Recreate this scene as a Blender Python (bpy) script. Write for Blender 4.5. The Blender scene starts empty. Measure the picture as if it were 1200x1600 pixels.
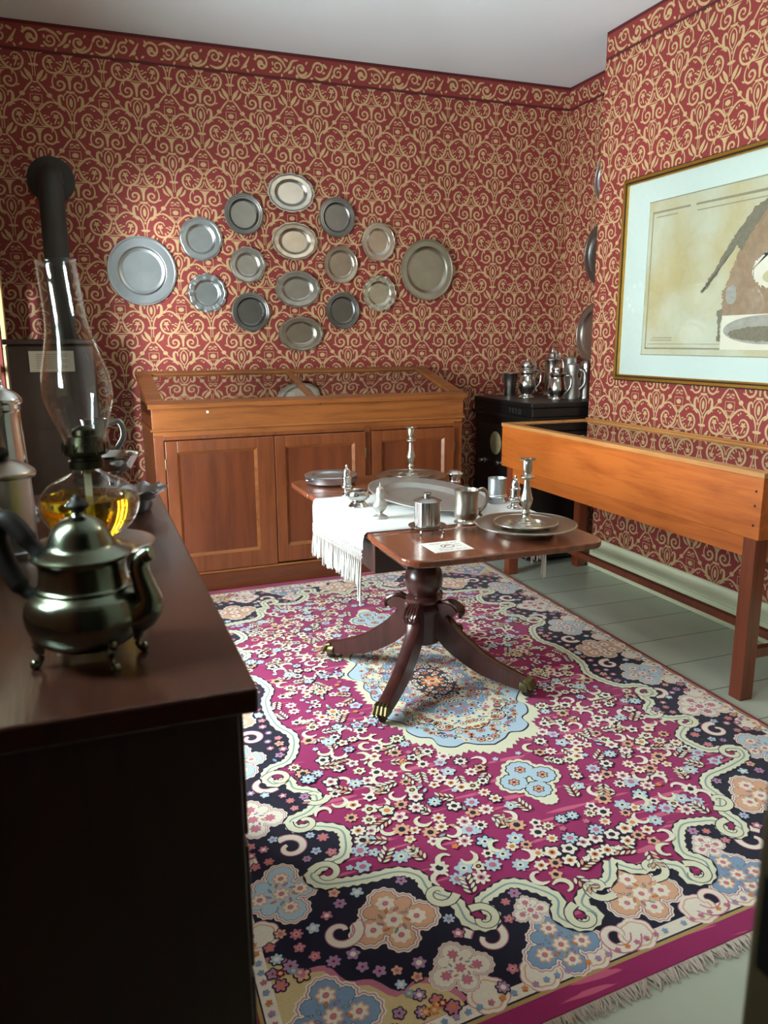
import bpy, bmesh, math, random
from mathutils import Vector, Matrix
PI = math.pi
C = bpy.context.scene.collection
SC = bpy.context.scene

# ------------------------------------------------------------------ camera, world, light, exposure
cd = bpy.data.cameras.new('camera'); cam = bpy.data.objects.new('camera', cd); C.objects.link(cam)
cd.sensor_fit = 'VERTICAL'; cd.sensor_height = 36.0; cd.sensor_width = 27.0
cd.lens = 36.0 * 1224.03 / 1600.0
cd.clip_start = 0.02
R_ = Vector((.9359, -.3523, -.0049)); U_ = Vector((.0802, .1993, .9767)); F_ = Vector((.3431, .9144, -.2147))
mw = Matrix(((R_.x, U_.x, -F_.x, 0), (R_.y, U_.y, -F_.y, 0), (R_.z, U_.z, -F_.z, 1.40), (0, 0, 0, 1)))
cam.matrix_world = mw
cd.dof.use_dof = True; cd.dof.focus_distance = 3.4; cd.dof.aperture_fstop = 6.0
SC.camera = cam
SC.view_settings.view_transform = 'Standard'
SC.view_settings.look = 'None'
SC.view_settings.gamma = 1.0
SC.view_settings.use_curve_mapping = False
SC.view_settings.exposure = -0.20

W = bpy.data.worlds.new('world'); SC.world = W; W.use_nodes = True
W.node_tree.nodes['Background'].inputs[0].default_value = (.62, .74, .95, 1)
W.node_tree.nodes['Background'].inputs[1].default_value = 0.22

def area(name, loc, rot, sx, sy, power, col):
    l = bpy.data.lights.new(name, 'AREA'); l.shape = 'RECTANGLE'; l.size = sx; l.size_y = sy
    l.energy = power; l.color = col
    o = bpy.data.objects.new(name, l); C.objects.link(o); o.location = loc; o.rotation_euler = rot
    return o
# daylight coming in through the windows of the left wall
area('daylight_near_window', (-.56, 1.065, 1.75), (0, -PI/2, 0), .85, .25, 52, (.72, .94, 1.0))
area('daylight_middle_window', (-.62, 2.98, 1.24), (0, -PI/2, 0), 1.5, .80, 190, (.88, .97, 1.0))
area('daylight_far_window', (-.70, 4.46, 1.3), (0, -PI/2, 0), .9, .5, 3, (1, .9, .75))
# brighter low sky, far outside, slanting in through the middle window onto the back wall
lo_ = area('daylight_low_sky', (-2.0, -.45, 1.50), (0, 0, 0), .7, .7, 1000, (.96, .98, 1.0))
lo_.rotation_euler = (Vector((-.4, 2.98, 1.43))-Vector((-2.0, -.45, 1.50))).to_track_quat('-Z', 'Y').to_euler()
# warm lamp on the ceiling over the near part of the room
pl = bpy.data.lights.new('ceiling_lamp_light', 'POINT'); pl.energy = 22; pl.color = (1, .88, .72); pl.shadow_soft_size = .14
plo = bpy.data.objects.new('ceiling_lamp_light', pl); C.objects.link(plo); plo.location = (1.95, 1.9, 2.62)

# ------------------------------------------------------------------ materials
def lin(r, g, b):
    f = lambda c: (c/255/12.92) if c/255 <= .04045 else ((c/255+.055)/1.055)**2.4
    return (f(r), f(g), f(b), 1)
def newmat(name):
    m = bpy.data.materials.new(name); m.use_nodes = True
    nt = m.node_tree; p = nt.nodes['Principled BSDF']
    return m, nt, p
def N(nt, t, **kw):
    n = nt.nodes.new(t)
    for k, v in kw.items(): setattr(n, k, v)
    return n
def plain(name, col, rough=.5, metal=0, var=.12, scale=30, bump=0, coat=0, spec=.5, vec=None):
    m, nt, p = newmat(name)
    tc = N(nt, 'ShaderNodeTexCoord'); mp = N(nt, 'ShaderNodeMapping')
    if vec: mp.inputs['Scale'].default_value = vec
    no = N(nt, 'ShaderNodeTexNoise'); no.inputs['Scale'].default_value = scale; no.inputs['Detail'].default_value = 5
    mx = N(nt, 'ShaderNodeMix', data_type='RGBA')
    mx.inputs['A'].default_value = tuple(c*(1-var) for c in col[:3]) + (1,)
    mx.inputs['B'].default_value = tuple(min(1, c*(1+var)) for c in col[:3]) + (1,)
    nt.links.new(tc.outputs['Object'], mp.inputs['Vector']); nt.links.new(mp.outputs[0], no.inputs['Vector'])
    nt.links.new(no.outputs['Fac'], mx.inputs['Factor']); nt.links.new(mx.outputs['Result'], p.inputs['Base Color'])
    p.inputs['Roughness'].default_value = rough; p.inputs['Metallic'].default_value = metal
    p.inputs['Specular IOR Level'].default_value = spec
    p.inputs['Coat Weight'].default_value = coat; p.inputs['Coat Roughness'].default_value = .12
    if bump:
        b = N(nt, 'ShaderNodeBump'); b.inputs['Strength'].default_value = bump; b.inputs['Distance'].default_value = .004
        nt.links.new(no.outputs['Fac'], b.inputs['Height']); nt.links.new(b.outputs[0], p.inputs['Normal'])
    return m
def wood(name, c1, c2, stretch=(1.2, 14, 14), rough=.35, coat=.25, scale=2.2, figure=.55):
    m, nt, p = newmat(name)
    tc = N(nt, 'ShaderNodeTexCoord'); mp = N(nt, 'ShaderNodeMapping'); mp.inputs['Scale'].default_value = stretch
    n1 = N(nt, 'ShaderNodeTexNoise'); n1.inputs['Scale'].default_value = scale; n1.inputs['Detail'].default_value = 8
    n1.inputs['Distortion'].default_value = figure
    n2 = N(nt, 'ShaderNodeTexNoise'); n2.inputs['Scale'].default_value = scale*6; n2.inputs['Detail'].default_value = 3
    n3 = N(nt, 'ShaderNodeTexNoise'); n3.inputs['Scale'].default_value = 2.5; n3.inputs['Detail'].default_value = 2
    ma = N(nt, 'ShaderNodeMath', operation='MULTIPLY_ADD'); ma.inputs[1].default_value = .35
    mb = N(nt, 'ShaderNodeMath', operation='MULTIPLY_ADD'); mb.inputs[1].default_value = .45
    r = N(nt, 'ShaderNodeValToRGB'); r.color_ramp.elements[0].position = .55; r.color_ramp.elements[1].position = 1.0
    r.color_ramp.elements[0].color = c1; r.color_ramp.elements[1].color = c2
    nt.links.new(tc.outputs['Object'], mp.inputs['Vector'])
    nt.links.new(mp.outputs[0], n1.inputs['Vector']); nt.links.new(mp.outputs[0], n2.inputs['Vector'])
    nt.links.new(tc.outputs['Object'], n3.inputs['Vector'])
    nt.links.new(n2.outputs['Fac'], ma.inputs[0]); nt.links.new(n1.outputs['Fac'], ma.inputs[2])
    nt.links.new(n3.outputs['Fac'], mb.inputs[0]); nt.links.new(ma.outputs[0], mb.inputs[2])
    nt.links.new(mb.outputs[0], r.inputs['Fac']); nt.links.new(r.outputs['Color'], p.inputs['Base Color'])
    p.inputs['Roughness'].default_value = rough; p.inputs['Coat Weight'].default_value = coat
    p.inputs['Coat Roughness'].default_value = .18
    b = N(nt, 'ShaderNodeBump'); b.inputs['Strength'].default_value = .06; b.inputs['Distance'].default_value = .003
    nt.links.new(n2.outputs['Fac'], b.inputs['Height']); nt.links.new(b.outputs[0], p.inputs['Normal'])
    return m
def thin_glass(name, tint=(1, 1, 1, 1), base=.05, power=1.0, expo=4.2):
    m, nt, p = newmat(name); nt.nodes.remove(p)
    out = nt.nodes['Material Output']
    tr = N(nt, 'ShaderNodeBsdfTransparent'); tr.inputs[0].default_value = tint
    gl = N(nt, 'ShaderNodeBsdfGlossy'); gl.inputs['Roughness'].default_value = .015
    lw = N(nt, 'ShaderNodeLayerWeight'); lw.inputs['Blend'].default_value = .5
    fr = N(nt, 'ShaderNodeMath', operation='POWER'); fr.inputs[1].default_value = expo; nt.links.new(lw.outputs['Facing'], fr.inputs[0])
    ad = N(nt, 'ShaderNodeMath', operation='MULTIPLY_ADD'); ad.use_clamp = True
    ad.inputs[1].default_value = power; ad.inputs[2].default_value = base
    mx = N(nt, 'ShaderNodeMixShader')
    nt.links.new(fr.outputs[0], ad.inputs[0]); nt.links.new(ad.outputs[0], mx.inputs[0])
    nt.links.new(tr.outputs[0], mx.inputs[1]); nt.links.new(gl.outputs[0], mx.inputs[2])
    nt.links.new(mx.outputs[0], out.inputs['Surface'])
    return m

M = {}
M['paper_red'] = plain('wallpaper_red_ground', lin(132, 52, 51), .62, var=.13, scale=60, vec=(3, 3, .7), spec=.3)
M['paper_gold'] = plain('wallpaper_gold_scroll', lin(188, 160, 116), .5, var=.12, scale=45, spec=.35)
M['paper_band'] = plain('wallpaper_frieze_band', lin(84, 32, 32), .62, var=.1, scale=60, spec=.3)
M['ceiling'] = plain('ceiling_plaster_paint', lin(226, 233, 238), .8, var=.02, scale=4, bump=.05)
M['wall_paint'] = plain('grey_green_wall_paint', lin(150, 156, 146), .6, var=.03, scale=6)
M['plaster'] = plain('plaster_backing', lin(190, 180, 165), .8)
M['trim_green'] = plain('pale_green_trim_paint', lin(228, 235, 200), .4, var=.04, scale=8)
M['jamb'] = plain('olive_brown_door_paint', lin(70, 58, 36), .5, var=.1, scale=12)
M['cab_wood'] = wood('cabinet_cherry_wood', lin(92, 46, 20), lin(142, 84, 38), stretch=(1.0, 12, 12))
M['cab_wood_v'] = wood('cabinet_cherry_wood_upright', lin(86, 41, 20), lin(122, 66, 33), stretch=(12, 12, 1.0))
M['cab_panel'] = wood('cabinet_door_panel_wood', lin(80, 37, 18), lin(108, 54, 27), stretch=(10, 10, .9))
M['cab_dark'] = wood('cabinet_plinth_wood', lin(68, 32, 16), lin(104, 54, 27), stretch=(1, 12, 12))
M['case_wood'] = wood('case_orange_cherry_wood', lin(150, 70, 20), lin(188, 102, 38), stretch=(10, .8, 10), rough=.42, figure=1.1)
M['case_rail'] = wood('case_rail_worn_wood', lin(150, 92, 42), lin(190, 134, 74), stretch=(10, .8, 10), rough=.5)
M['case_leg'] = wood('case_leg_red_wood', lin(92, 38, 20), lin(126, 60, 32), stretch=(14, 14, 1), rough=.4)
M['mahogany'] = wood('dresser_dark_mahogany', lin(40, 22, 17), lin(64, 36, 27), stretch=(14, 1.0, 14), rough=.2, coat=.0)
M['mahogany_v'] = wood('dresser_dark_mahogany_end', lin(36, 18, 14), lin(52, 27, 20), stretch=(14, 14, 1.2), rough=.5, coat=.05)
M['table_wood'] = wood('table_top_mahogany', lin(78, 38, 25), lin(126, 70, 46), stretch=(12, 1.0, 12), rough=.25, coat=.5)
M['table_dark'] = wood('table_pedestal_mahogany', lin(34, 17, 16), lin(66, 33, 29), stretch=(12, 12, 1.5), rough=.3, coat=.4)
M['floor'] = None
M['pewter'] = plain('pewter', (.47, .46, .43, 1), .27, 1, var=.18, scale=14)
M['pewter_bright'] = plain('pewter_polished', (.62, .62, .60, 1), .16, 1, var=.1, scale=18)
M['pewter_cool'] = plain('pewter_cool_grey', (.50, .55, .58, 1), .34, 1, var=.12, scale=9)
M['pewter_dark'] = plain('pewter_tarnished', (.25, .26, .255, 1), .33, 1, var=.22, scale=12)
M['pewter_warm'] = plain('pewter_warm_grey', (.46, .43, .37, 1), .30, 1, var=.2, scale=11)
M['pewter_matte'] = plain('pewter_matte_grey', (.50, .50, .47, 1), .50, 1, var=.16, scale=20)
for k_, (c_, r_) in dict(plate_grey=((.34,.35,.33),.29), plate_cool=((.37,.42,.44),.31), plate_dark=((.19,.20,.195),.30), plate_warm=((.36,.34,.29),.29), plate_bright=((.54,.54,.48),.25)).items():
    M[k_] = plain('pewter_'+k_, c_+(1,), r_, 1, var=.2, scale=10)
M['pewter_green'] = plain('teapot_old_pewter', (.17, .19, .14, 1), .22, 1, var=.15, scale=10)
M['black_wood'] = plain('black_stained_wood', lin(22, 16, 13), .5, var=.2, scale=12, coat=.0, spec=.2)
M['iron'] = plain('black_painted_iron', lin(17, 17, 17), .38, var=.3, scale=18, spec=.5)
M['pipe'] = plain('stovepipe_sheet_iron', lin(44, 45, 43), .62, 0, var=.15, scale=8)
M['stove'] = plain('brown_enamel_stove', lin(46, 28, 22), .4, var=.12, scale=10)
M['brass'] = plain('aged_brass', lin(112, 104, 74), .42, 1, var=.35, scale=30)
M['burner'] = plain('dark_brass_burner', lin(48, 47, 34), .36, 1, var=.3, scale=25)
M['chrome'] = plain('bright_steel', (.75, .75, .75, 1), .15, 1, var=.03)
M['gilt'] = plain('gilt_frame_moulding', lin(196, 150, 66), .32, .85, var=.22, scale=30)
M['gilt_dark'] = plain('gilt_frame_dark_line', lin(40, 28, 16), .5, var=.2)
M['mat_board'] = plain('pale_mat_board', lin(190, 208, 200), .8, var=.015, scale=60)

M['print_stain'] = plain('print_paper_foxing', lin(196, 186, 138), .8, var=.07, scale=6)
M['print_line'] = plain('print_ink_line', lin(132, 132, 108), .8)
M['print_ink'] = plain('print_dark_hatching', lin(112, 110, 92), .8, var=.35, scale=60)
M['print_land'] = plain('print_brown_land', lin(142, 122, 96), .8, var=.38, scale=26)
M['print_pale'] = plain('print_pale_wash', lin(206, 206, 186), .8, var=.05, scale=14)
M['print_view'] = plain('print_grey_view', lin(150, 152, 140), .8, var=.28, scale=22, vec=(1, 1, 3))
M['cloth'] = plain('white_linen', lin(212, 215, 213), .85, var=.03, scale=220, bump=.25)
M['cord'] = plain('white_cotton_cord', lin(210, 211, 203), .9, var=.06, scale=90)
M['fringe'] = plain('beige_wool_fringe', lin(196, 180, 168), .9, var=.1, scale=60)
M['card'] = plain('white_card', lin(232, 232, 224), .6, var=.02)
M['card_ink'] = plain('card_grey_ink', lin(110, 126, 134), .7)
M['card_red'] = plain('card_brown_mark', lin(120, 74, 62), .7)
M['tag'] = plain('tan_paper_tag', lin(206, 168, 112), .7, var=.05)
M['label'] = plain('typed_paper_label', lin(176, 172, 158), .8, var=.04)
M['ink'] = plain('typed_ink', lin(104, 100, 92), .8)
M['lining'] = plain('case_lining_cloth', lin(70, 44, 40), .9, var=.1, scale=80)
M['curtain'] = plain('white_lace_curtain', lin(225, 224, 214), .9, var=.06, scale=40)
M['sill'] = plain('sunlit_window_casing_paint', lin(214, 186, 128), .5, var=.05)  # far window trim, with its golden sunlight put into the colour
M['glass'] = thin_glass('clear_window_glass', base=.02)
M['case_glass'] = thin_glass('case_top_glass', tint=(.86, .88, .86, 1), base=.10, power=1.0, expo=2.4)
M['lamp_glass'] = thin_glass('thin_blown_glass', tint=(.95, .96, .96, 1), base=.03, power=.75, expo=2.8)
M['safe_gold'] = plain('safe_painted_medallion', lin(150, 140, 104), .6, var=.45, scale=26)
M['safe_letter'] = plain('safe_faded_gilt_lettering', lin(62, 60, 48), .5, var=.2)
M['wick'] = plain('cotton_wick', lin(150, 140, 112), .9)
M['shade'] = plain('lamp_globe_white', lin(240, 230, 210), .3)
m, nt, p = newmat('aged_print_paper')
tc = N(nt, 'ShaderNodeTexCoord'); no = N(nt, 'ShaderNodeTexNoise'); no.inputs['Scale'].default_value = 2.6; no.inputs['Detail'].default_value = 7; no.inputs['Roughness'].default_value = .62
rp = N(nt, 'ShaderNodeValToRGB'); rp.color_ramp.elements[0].position = .38; rp.color_ramp.elements[1].position = .66
rp.color_ramp.elements[0].color = lin(184, 190, 168); rp.color_ramp.elements[1].color = lin(174, 164, 118)
nt.links.new(tc.outputs['Object'], no.inputs['Vector']); nt.links.new(no.outputs['Fac'], rp.inputs['Fac']); nt.links.new(rp.outputs['Color'], p.inputs['Base Color']); p.inputs['Roughness'].default_value = .8
M['print'] = m
# lamp oil: clear yellow liquid
m, nt, p = newmat('yellow_lamp_oil'); p.inputs['Base Color'].default_value = (.98, .66, .03, 1)
p.inputs['Transmission Weight'].default_value = 1; p.inputs['IOR'].default_value = 1.2; p.inputs['Roughness'].default_value = 0.02
M['oil'] = m
# painted board floor: joints every .26 m along y
m, nt, p = newmat('grey_green_painted_boards')
tc = N(nt, 'ShaderNodeTexCoord'); sp = N(nt, 'ShaderNodeSeparateXYZ'); nt.links.new(tc.outputs['Object'], sp.inputs[0])
dv = N(nt, 'ShaderNodeMath', operation='DIVIDE'); dv.inputs[1].default_value = .262
sh = N(nt, 'ShaderNodeMath', operation='ADD'); sh.inputs[1].default_value = .054; nt.links.new(sp.outputs['Y'], sh.inputs[0]); nt.links.new(sh.outputs[0], dv.inputs[0])
fr = N(nt, 'ShaderNodeMath', operation='FRACT'); nt.links.new(dv.outputs[0], fr.inputs[0])
fl = N(nt, 'ShaderNodeMath', operation='FLOOR'); nt.links.new(dv.outputs[0], fl.inputs[0])
wn = N(nt, 'ShaderNodeTexWhiteNoise', noise_dimensions='1D'); nt.links.new(fl.outputs[0], wn.inputs['W'])
pp = N(nt, 'ShaderNodeMath', operation='PINGPONG'); pp.inputs[1].default_value = .5; nt.links.new(fr.outputs[0], pp.inputs[0])
lt = N(nt, 'ShaderNodeMapRange'); lt.inputs['From Min'].default_value = .004; lt.inputs['From Max'].default_value = .014; nt.links.new(pp.outputs[0], lt.inputs['Value'])
no = N(nt, 'ShaderNodeTexNoise'); no.inputs['Scale'].default_value = 5; nt.links.new(tc.outputs['Object'], no.inputs['Vector'])
av = N(nt, 'ShaderNodeMath', operation='MULTIPLY_ADD'); av.inputs[1].default_value = .5; nt.links.new(wn.outputs['Value'], av.inputs[0]); nt.links.new(no.outputs['Fac'], av.inputs[2])
m1 = N(nt, 'ShaderNodeMix', data_type='RGBA'); m1.inputs['A'].default_value = lin(166, 176, 160); m1.inputs['B'].default_value = lin(184, 194, 178); nt.links.new(av.outputs[0], m1.inputs['Factor'])
m2 = N(nt, 'ShaderNodeMix', data_type='RGBA'); m2.inputs['A'].default_value = lin(92, 96, 84); nt.links.new(lt.outputs[0], m2.inputs['Factor']); nt.links.new(m1.outputs['Result'], m2.inputs['B'])
nt.links.new(m2.outputs['Result'], p.inputs['Base Color']); p.inputs['Roughness'].default_value = .24
bp = N(nt, 'ShaderNodeBump'); bp.inputs['Strength'].default_value = .4; bp.inputs['Distance'].default_value = .003; nt.links.new(lt.outputs[0], bp.inputs['Height']); nt.links.new(bp.outputs[0], p.inputs['Normal'])
M['floor'] = m

# ------------------------------------------------------------------ mesh helpers
class MB:
    def __init__(s): s.v = []; s.f = []; s.m = []; s.s = []
    def add(s, vs, fs, mi=0, sm=True):
        o = len(s.v); s.v += [tuple(x) for x in vs]
        for f in fs: s.f.append([i+o for i in f]); s.m.append(mi); s.s.append(sm)
        return s
    def box(s, x0, x1, y0, y1, z0, z1, mi=0):
        return s.add([(x0,y0,z0),(x1,y0,z0),(x1,y1,z0),(x0,y1,z0),(x0,y0,z1),(x1,y0,z1),(x1,y1,z1),(x0,y1,z1)],
              [(0,3,2,1),(4,5,6,7),(0,1,5,4),(1,2,6,5),(2,3,7,6),(3,0,4,7)], mi, False)
    def lathe(s, prof, seg=48, mi=0, mod=None, sx=1, sy=1, o=(0,0,0), close=False):
        n = len(prof); vs = []
        for (r, z) in prof:
            for k in range(seg):
                a = 2*PI*k/seg; rr, zz = (r, z) if mod is None else mod(a, r, z)
                vs.append((o[0]+rr*math.cos(a)*sx, o[1]+rr*math.sin(a)*sy, o[2]+zz))
        fs = []
        for i in range(n-1):
            for k in range(seg):
                k2 = (k+1) % seg
                fs.append((i*seg+k, i*seg+k2, (i+1)*seg+k2, (i+1)*seg+k))
        if close:
            for k in range(seg):
                k2 = (k+1) % seg; fs.append(((n-1)*seg+k, (n-1)*seg+k2, k2, k))
        else:
            if prof[0][0] > 1e-6: fs.append(tuple(range(seg-1, -1, -1)))
            if prof[-1][0] > 1e-6: fs.append(tuple((n-1)*seg+k for k in range(seg)))
        return s.add(vs, fs, mi)
    def tube(s, path, rad, seg=10, mi=0, flat=1.0, up=(0,0,1), cap=True):
        P = [Vector(p) for p in path]; n = len(P)
        if not hasattr(rad, '__len__'): rad = [rad]*n
        vs = []; up = Vector(up)
        for i in range(n):
            t = (P[min(i+1,n-1)]-P[max(i-1,0)]).normalized()
            a = t.cross(up)
            if a.length < 1e-4: a = t.cross(Vector((1,0,0)))
            a.normalize(); b = a.cross(t)
            for k in range(seg):
                th = 2*PI*k/seg
                vs.append(P[i]+a*math.cos(th)*rad[i]*flat+b*math.sin(th)*rad[i])
        fs = [(i*seg+k, i*seg+(k+1)%seg, (i+1)*seg+(k+1)%seg, (i+1)*seg+k) for i in range(n-1) for k in range(seg)]
        if cap: fs += [tuple(range(seg-1,-1,-1)), tuple((n-1)*seg+k for k in range(seg))]
        return s.add(vs, fs, mi)
    def prism(s, pts, z0, z1, mi=0):
        n = len(pts)
        return s.add([(x,y,z0) for x,y in pts]+[(x,y,z1) for x,y in pts],
              [tuple(range(n-1,-1,-1)), tuple(range(n,2*n))]+[(i,(i+1)%n,n+(i+1)%n,n+i) for i in range(n)], mi, False)
    def sphere(s, c, r, seg=16, rings=10, mi=0, sc=(1,1,1)):
        pr = [(max(0, r*math.sin(PI*i/rings)), -r*math.cos(PI*i/rings)) for i in range(rings+1)]
        pr[0] = (r*.02, -r); pr[-1] = (r*.02, r)
        t = MB().lathe(pr, seg)
        return s.add([(c[0]+x*sc[0], c[1]+y*sc[1], c[2]+z*sc[2]) for x,y,z in t.v], t.f, mi)
    def build(s, name, mats, parent=None, loc=None, rot=None, bevel=0, angle=38, seg=2):
        me = bpy.data.meshes.new(name)
        me.from_pydata(s.v, [], s.f)
        if not isinstance(mats, (list, tuple)): mats = [mats]
        for k in mats: me.materials.append(M[k])
        me.polygons.foreach_set('material_index', s.m)
        me.polygons.foreach_set('use_smooth', s.s)
        me.update()
        if any(s.s): me.set_sharp_from_angle(angle=math.radians(angle))
        o = bpy.data.objects.new(name, me); C.objects.link(o)
        if parent: o.parent = parent
        if loc: o.location = loc
        if rot: o.rotation_euler = rot
        if bevel:
            b = o.modifiers.new('bevel', 'BEVEL'); b.width = bevel; b.segments = seg; b.limit_method = 'ANGLE'
        return o
def tag(o, label, cat, group=None):
    o['label'] = label; o['category'] = cat
    if group: o['group'] = group
    return o
def thing(name, label, cat, loc=(0,0,0), rz=0, group=None):
    o = bpy.data.objects.new(name, None); C.objects.link(o); o.empty_display_size = .05
    o.location = loc; o.rotation_euler = (0, 0, rz)
    return tag(o, label, cat, group)
def struct(o): o['kind'] = 'structure'; return o
def cr(pts, n=6):
    """smooth curve through points (any dimension)"""
    out = []; k = len(pts)
    for i in range(k-1):
        p0 = pts[max(i-1,0)]; p1 = pts[i]; p2 = pts[i+1]; p3 = pts[min(i+2,k-1)]
        for j in range(n):
            t = j/n; t2 = t*t; t3 = t2*t
            out.append(tuple(.5*(2*b+(c-a)*t+(2*a-5*b+4*c-d)*t2+(3*b-a-3*c+d)*t3) for a,b,c,d in zip(p0,p1,p2,p3)))
    out.append(tuple(pts[-1])); return out
def hold(prof, k=.06):
    out = []
    for a, b in zip(prof[:-1], prof[1:]):
        out.append(a)
        for t in (k, 1-k): out.append((a[0]+(b[0]-a[0])*t, a[1]+(b[1]-a[1])*t))
    return out+[prof[-1]]
def smooth_prof(pts, n=4): return [(max(0, a), b) for a, b in cr(pts, n)]

# ------------------------------------------------------------------ wallpaper pattern (flat motifs printed on the wall mesh)
class Pat:
    def __init__(s): s.v = []; s.f = []
    def poly(s, pts):
        o = len(s.v); s.v += pts; s.f.append(list(range(o, o+len(pts))))
    def stroke(s, pts, w, n=4):
        if not hasattr(w, '__len__'): w = [w]*len(pts)
        P = cr([(a[0], a[1], b) for a, b in zip(pts, w)], n); o = len(s.v); k = len(P)
        for i in range(k):
            a = P[max(i-1,0)]; b = P[min(i+1,k-1)]; dx, dy = b[0]-a[0], b[1]-a[1]; L = math.hypot(dx, dy) or 1
            h = P[i][2]*.5; nx, ny = -dy/L*h, dx/L*h
            s.v += [(P[i][0]+nx, P[i][1]+ny), (P[i][0]-nx, P[i][1]-ny)]
        for i in range(k-1): s.f.append([o+2*i, o+2*i+1, o+2*i+3, o+2*i+2])
    def blob(s, cx, cy, rx, ry, ang=0, n=10):
        c, d = math.cos(math.radians(ang)), math.sin(math.radians(ang))
        s.poly([(cx+rx*math.cos(t)*c-ry*math.sin(t)*d, cy+rx*math.cos(t)*d+ry*math.sin(t)*c) for t in [2*PI*i/n for i in range(n)]])
    def spiral(s, cx, cy, r, a0, turns, w0=16, w1=8, n=14, k=.22):
        pts = []; ws = []
        for i in range(n):
            t = i/(n-1); a = math.radians(a0)+t*turns*2*PI; rr = r*(1-t*(1-k))
            pts.append((cx+rr*math.cos(a), cy+rr*math.sin(a))); ws.append(w0+(w1-w0)*t)
        s.stroke(pts, ws, 2)
    def mirrored(s):
        o = len(s.v); s.v += [(-x, y) for x, y in s.v]
        for f in list(s.f):
            if len(f) < 8 or abs(sum(s.v[i][0] for i in f)) > 4: s.f.append([o+i for i in f])
H = Pat()
H.stroke([(12,0),(48,-45),(90,-85),(130,-98),(168,-86)], [16,19,19,16,10])
H.stroke([(16,6),(30,50),(50,100),(90,140),(135,152),(180,137),(207,97),(212,50),(192,10),(160,-8),(130,2),(114,32)], [12,19,23,23,21,20,20,20,18,16,13,8])
for x, y, a in ((66,66,-30),(84,98,-40),(110,118,-70),(92,50,-10),(60,40,-20)): H.blob(x, y, 17, 7, a, 8)
for k in range(5): H.blob(158+17*math.cos(1.26*k+.3), 44+17*math.sin(1.26*k+.3), 13, 9, math.degrees(1.26*k+.3), 8)
H.blob(158, 44, 9, 9, 0, 8); H.stroke([(160,66),(150,92),(138,118)], [8,14,8])
H.blob(176, 100, 7, 15, 30, 8); H.blob(100, -48, 12, 9, 30, 8); H.blob(122, -62, 8, 8, 0, 8)
H.stroke([(95,140),(116,170),(112,202)], [14,14,6])
H.stroke([(4,62),(15,105),(40,133),(80,148)], [9,10,10,7])
H.stroke([(0,151),(82,149)], [9,8], 3); H.blob(0, 28, 10, 13)
H.poly([(0,166),(58,162),(30,182),(14,216),(8,302),(0,302)])
H.stroke([(116,156),(140,195),(149,242),(140,286),(105,313),(62,300),(43,262),(58,229),(88,225),(105,248),(95,270),(76,264)], [11,12,13,15,19,21,21,19,17,15,12,8])
H.blob(156, 291, 19, 8, -25, 8); H.poly([(0,312),(44,312),(26,334),(0,334)])
H.stroke([(30,330),(52,350),(56,366)], [9,9,5])
H.stroke([(0,343),(27,372),(37,422),(27,472),(0,517)], [9,11,12,11,9]); H.blob(0, 425, 15, 44); H.blob(0, 537, 9, 16)
H.stroke([(62,408),(66,374),(84,361),(101,379),(101,432),(84,482),(58,508)], [10,16,20,24,28,25,10])
H.stroke([(13,602),(20,552),(40,502),(75,473),(120,480)], [10,14,17,17,7]); H.stroke([(72,474),(108,446),(150,418)], [9,10,8])
H.blob(0, 618, 45, 15); H.stroke([(10,630),(10,726)], [7,7], 2)
H.stroke([(20,768),(44,722),(80,662)], [12,38,14]); H.stroke([(52,768),(90,737),(110,690)], [10,24,9])
H.stroke([(0,786),(34,772)], [15,10], 3)
H.stroke([(26,784),(56,816),(100,882)], [12,17,14]); H.blob(116, 902, 25, 23); H.stroke([(128,918),(168,966)], [10,9], 3)
H.blob(174, 974, 14, 11); H.stroke([(174,974),(210,1004)], [10,12], 3)
H.blob(27, 836, 18, 9, 20); H.stroke([(10,856),(30,869),(46,858)], [7,9,5]); H.blob(0, 852, 8, 15)
H.stroke([(50,900),(50,986)], [5,5], 2); H.stroke([(0,900),(52,900)], [5,5], 2); H.stroke([(0,986),(52,986)], [5,5], 2)
H.blob(0, 942, 30, 25); H.stroke([(12,1048),(26,1012),(48,986),(54,1006),(36,1012)], [8,10,10,8,6]); H.blob(0, 1036, 7, 15)
H.mirrored()
PW, PV = .355, .558
motif = [(x*PW/600, -y*PV/1060) for x, y in H.v]; motif_f = H.f
FZ = Pat(); _st = FZ.stroke
FZ.stroke = lambda p, w, n=4: _st(p, [x*.95 for x in w], n)
FZ.spiral(70, 52, 44, 200, 1.35, 15, 8); FZ.blob(70, 50, 13, 12); FZ.blob(86, 62, 10, 7, 40); FZ.blob(56, 62, 8, 8)
FZ.spiral(168, 58, 34, 160, -1.3, 13, 7); FZ.stroke([(110,20),(150,8),(196,26),(222,62)], [6,14,16,6])
FZ.stroke([(205,88),(240,60),(262,22),(300,12)], [7,17,15,5]); FZ.blob(252, 80, 20, 9, -30); FZ.blob(222, 18, 16, 8, 25)
FZ.spiral(318, 58, 38, 20, 1.25, 14, 7); FZ.blob(318, 56, 12, 10); FZ.stroke([(286,92),(330,104),(372,84),(392,44)], [6,12,13,5])
FZ.spiral(430, 44, 36, 180, 1.3, 14, 7); FZ.stroke([(402,92),(440,104),(482,88),(506,50),(520,16)], [6,14,16,12,5])
FZ.blob(470, 28, 18, 8, 40); FZ.spiral(556, 60, 34, 300, -1.3, 13, 7); FZ.blob(520, 80, 16, 7, -50); FZ.blob(604, 20, 18, 8, 30); FZ.blob(612, 78, 14, 9, -40)
for q_ in ((20,92),(36,14),(128,92),(140,44),(196,104),(272,56),(290,104),(352,22),(384,104),(462,66),(500,104),(575,16),(626,100)): FZ.blob(q_[0], q_[1], 11, 6, q_[0]*7)
FZ.stroke([(586,96),(618,60),(640,22)], [6,14,5])
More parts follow.
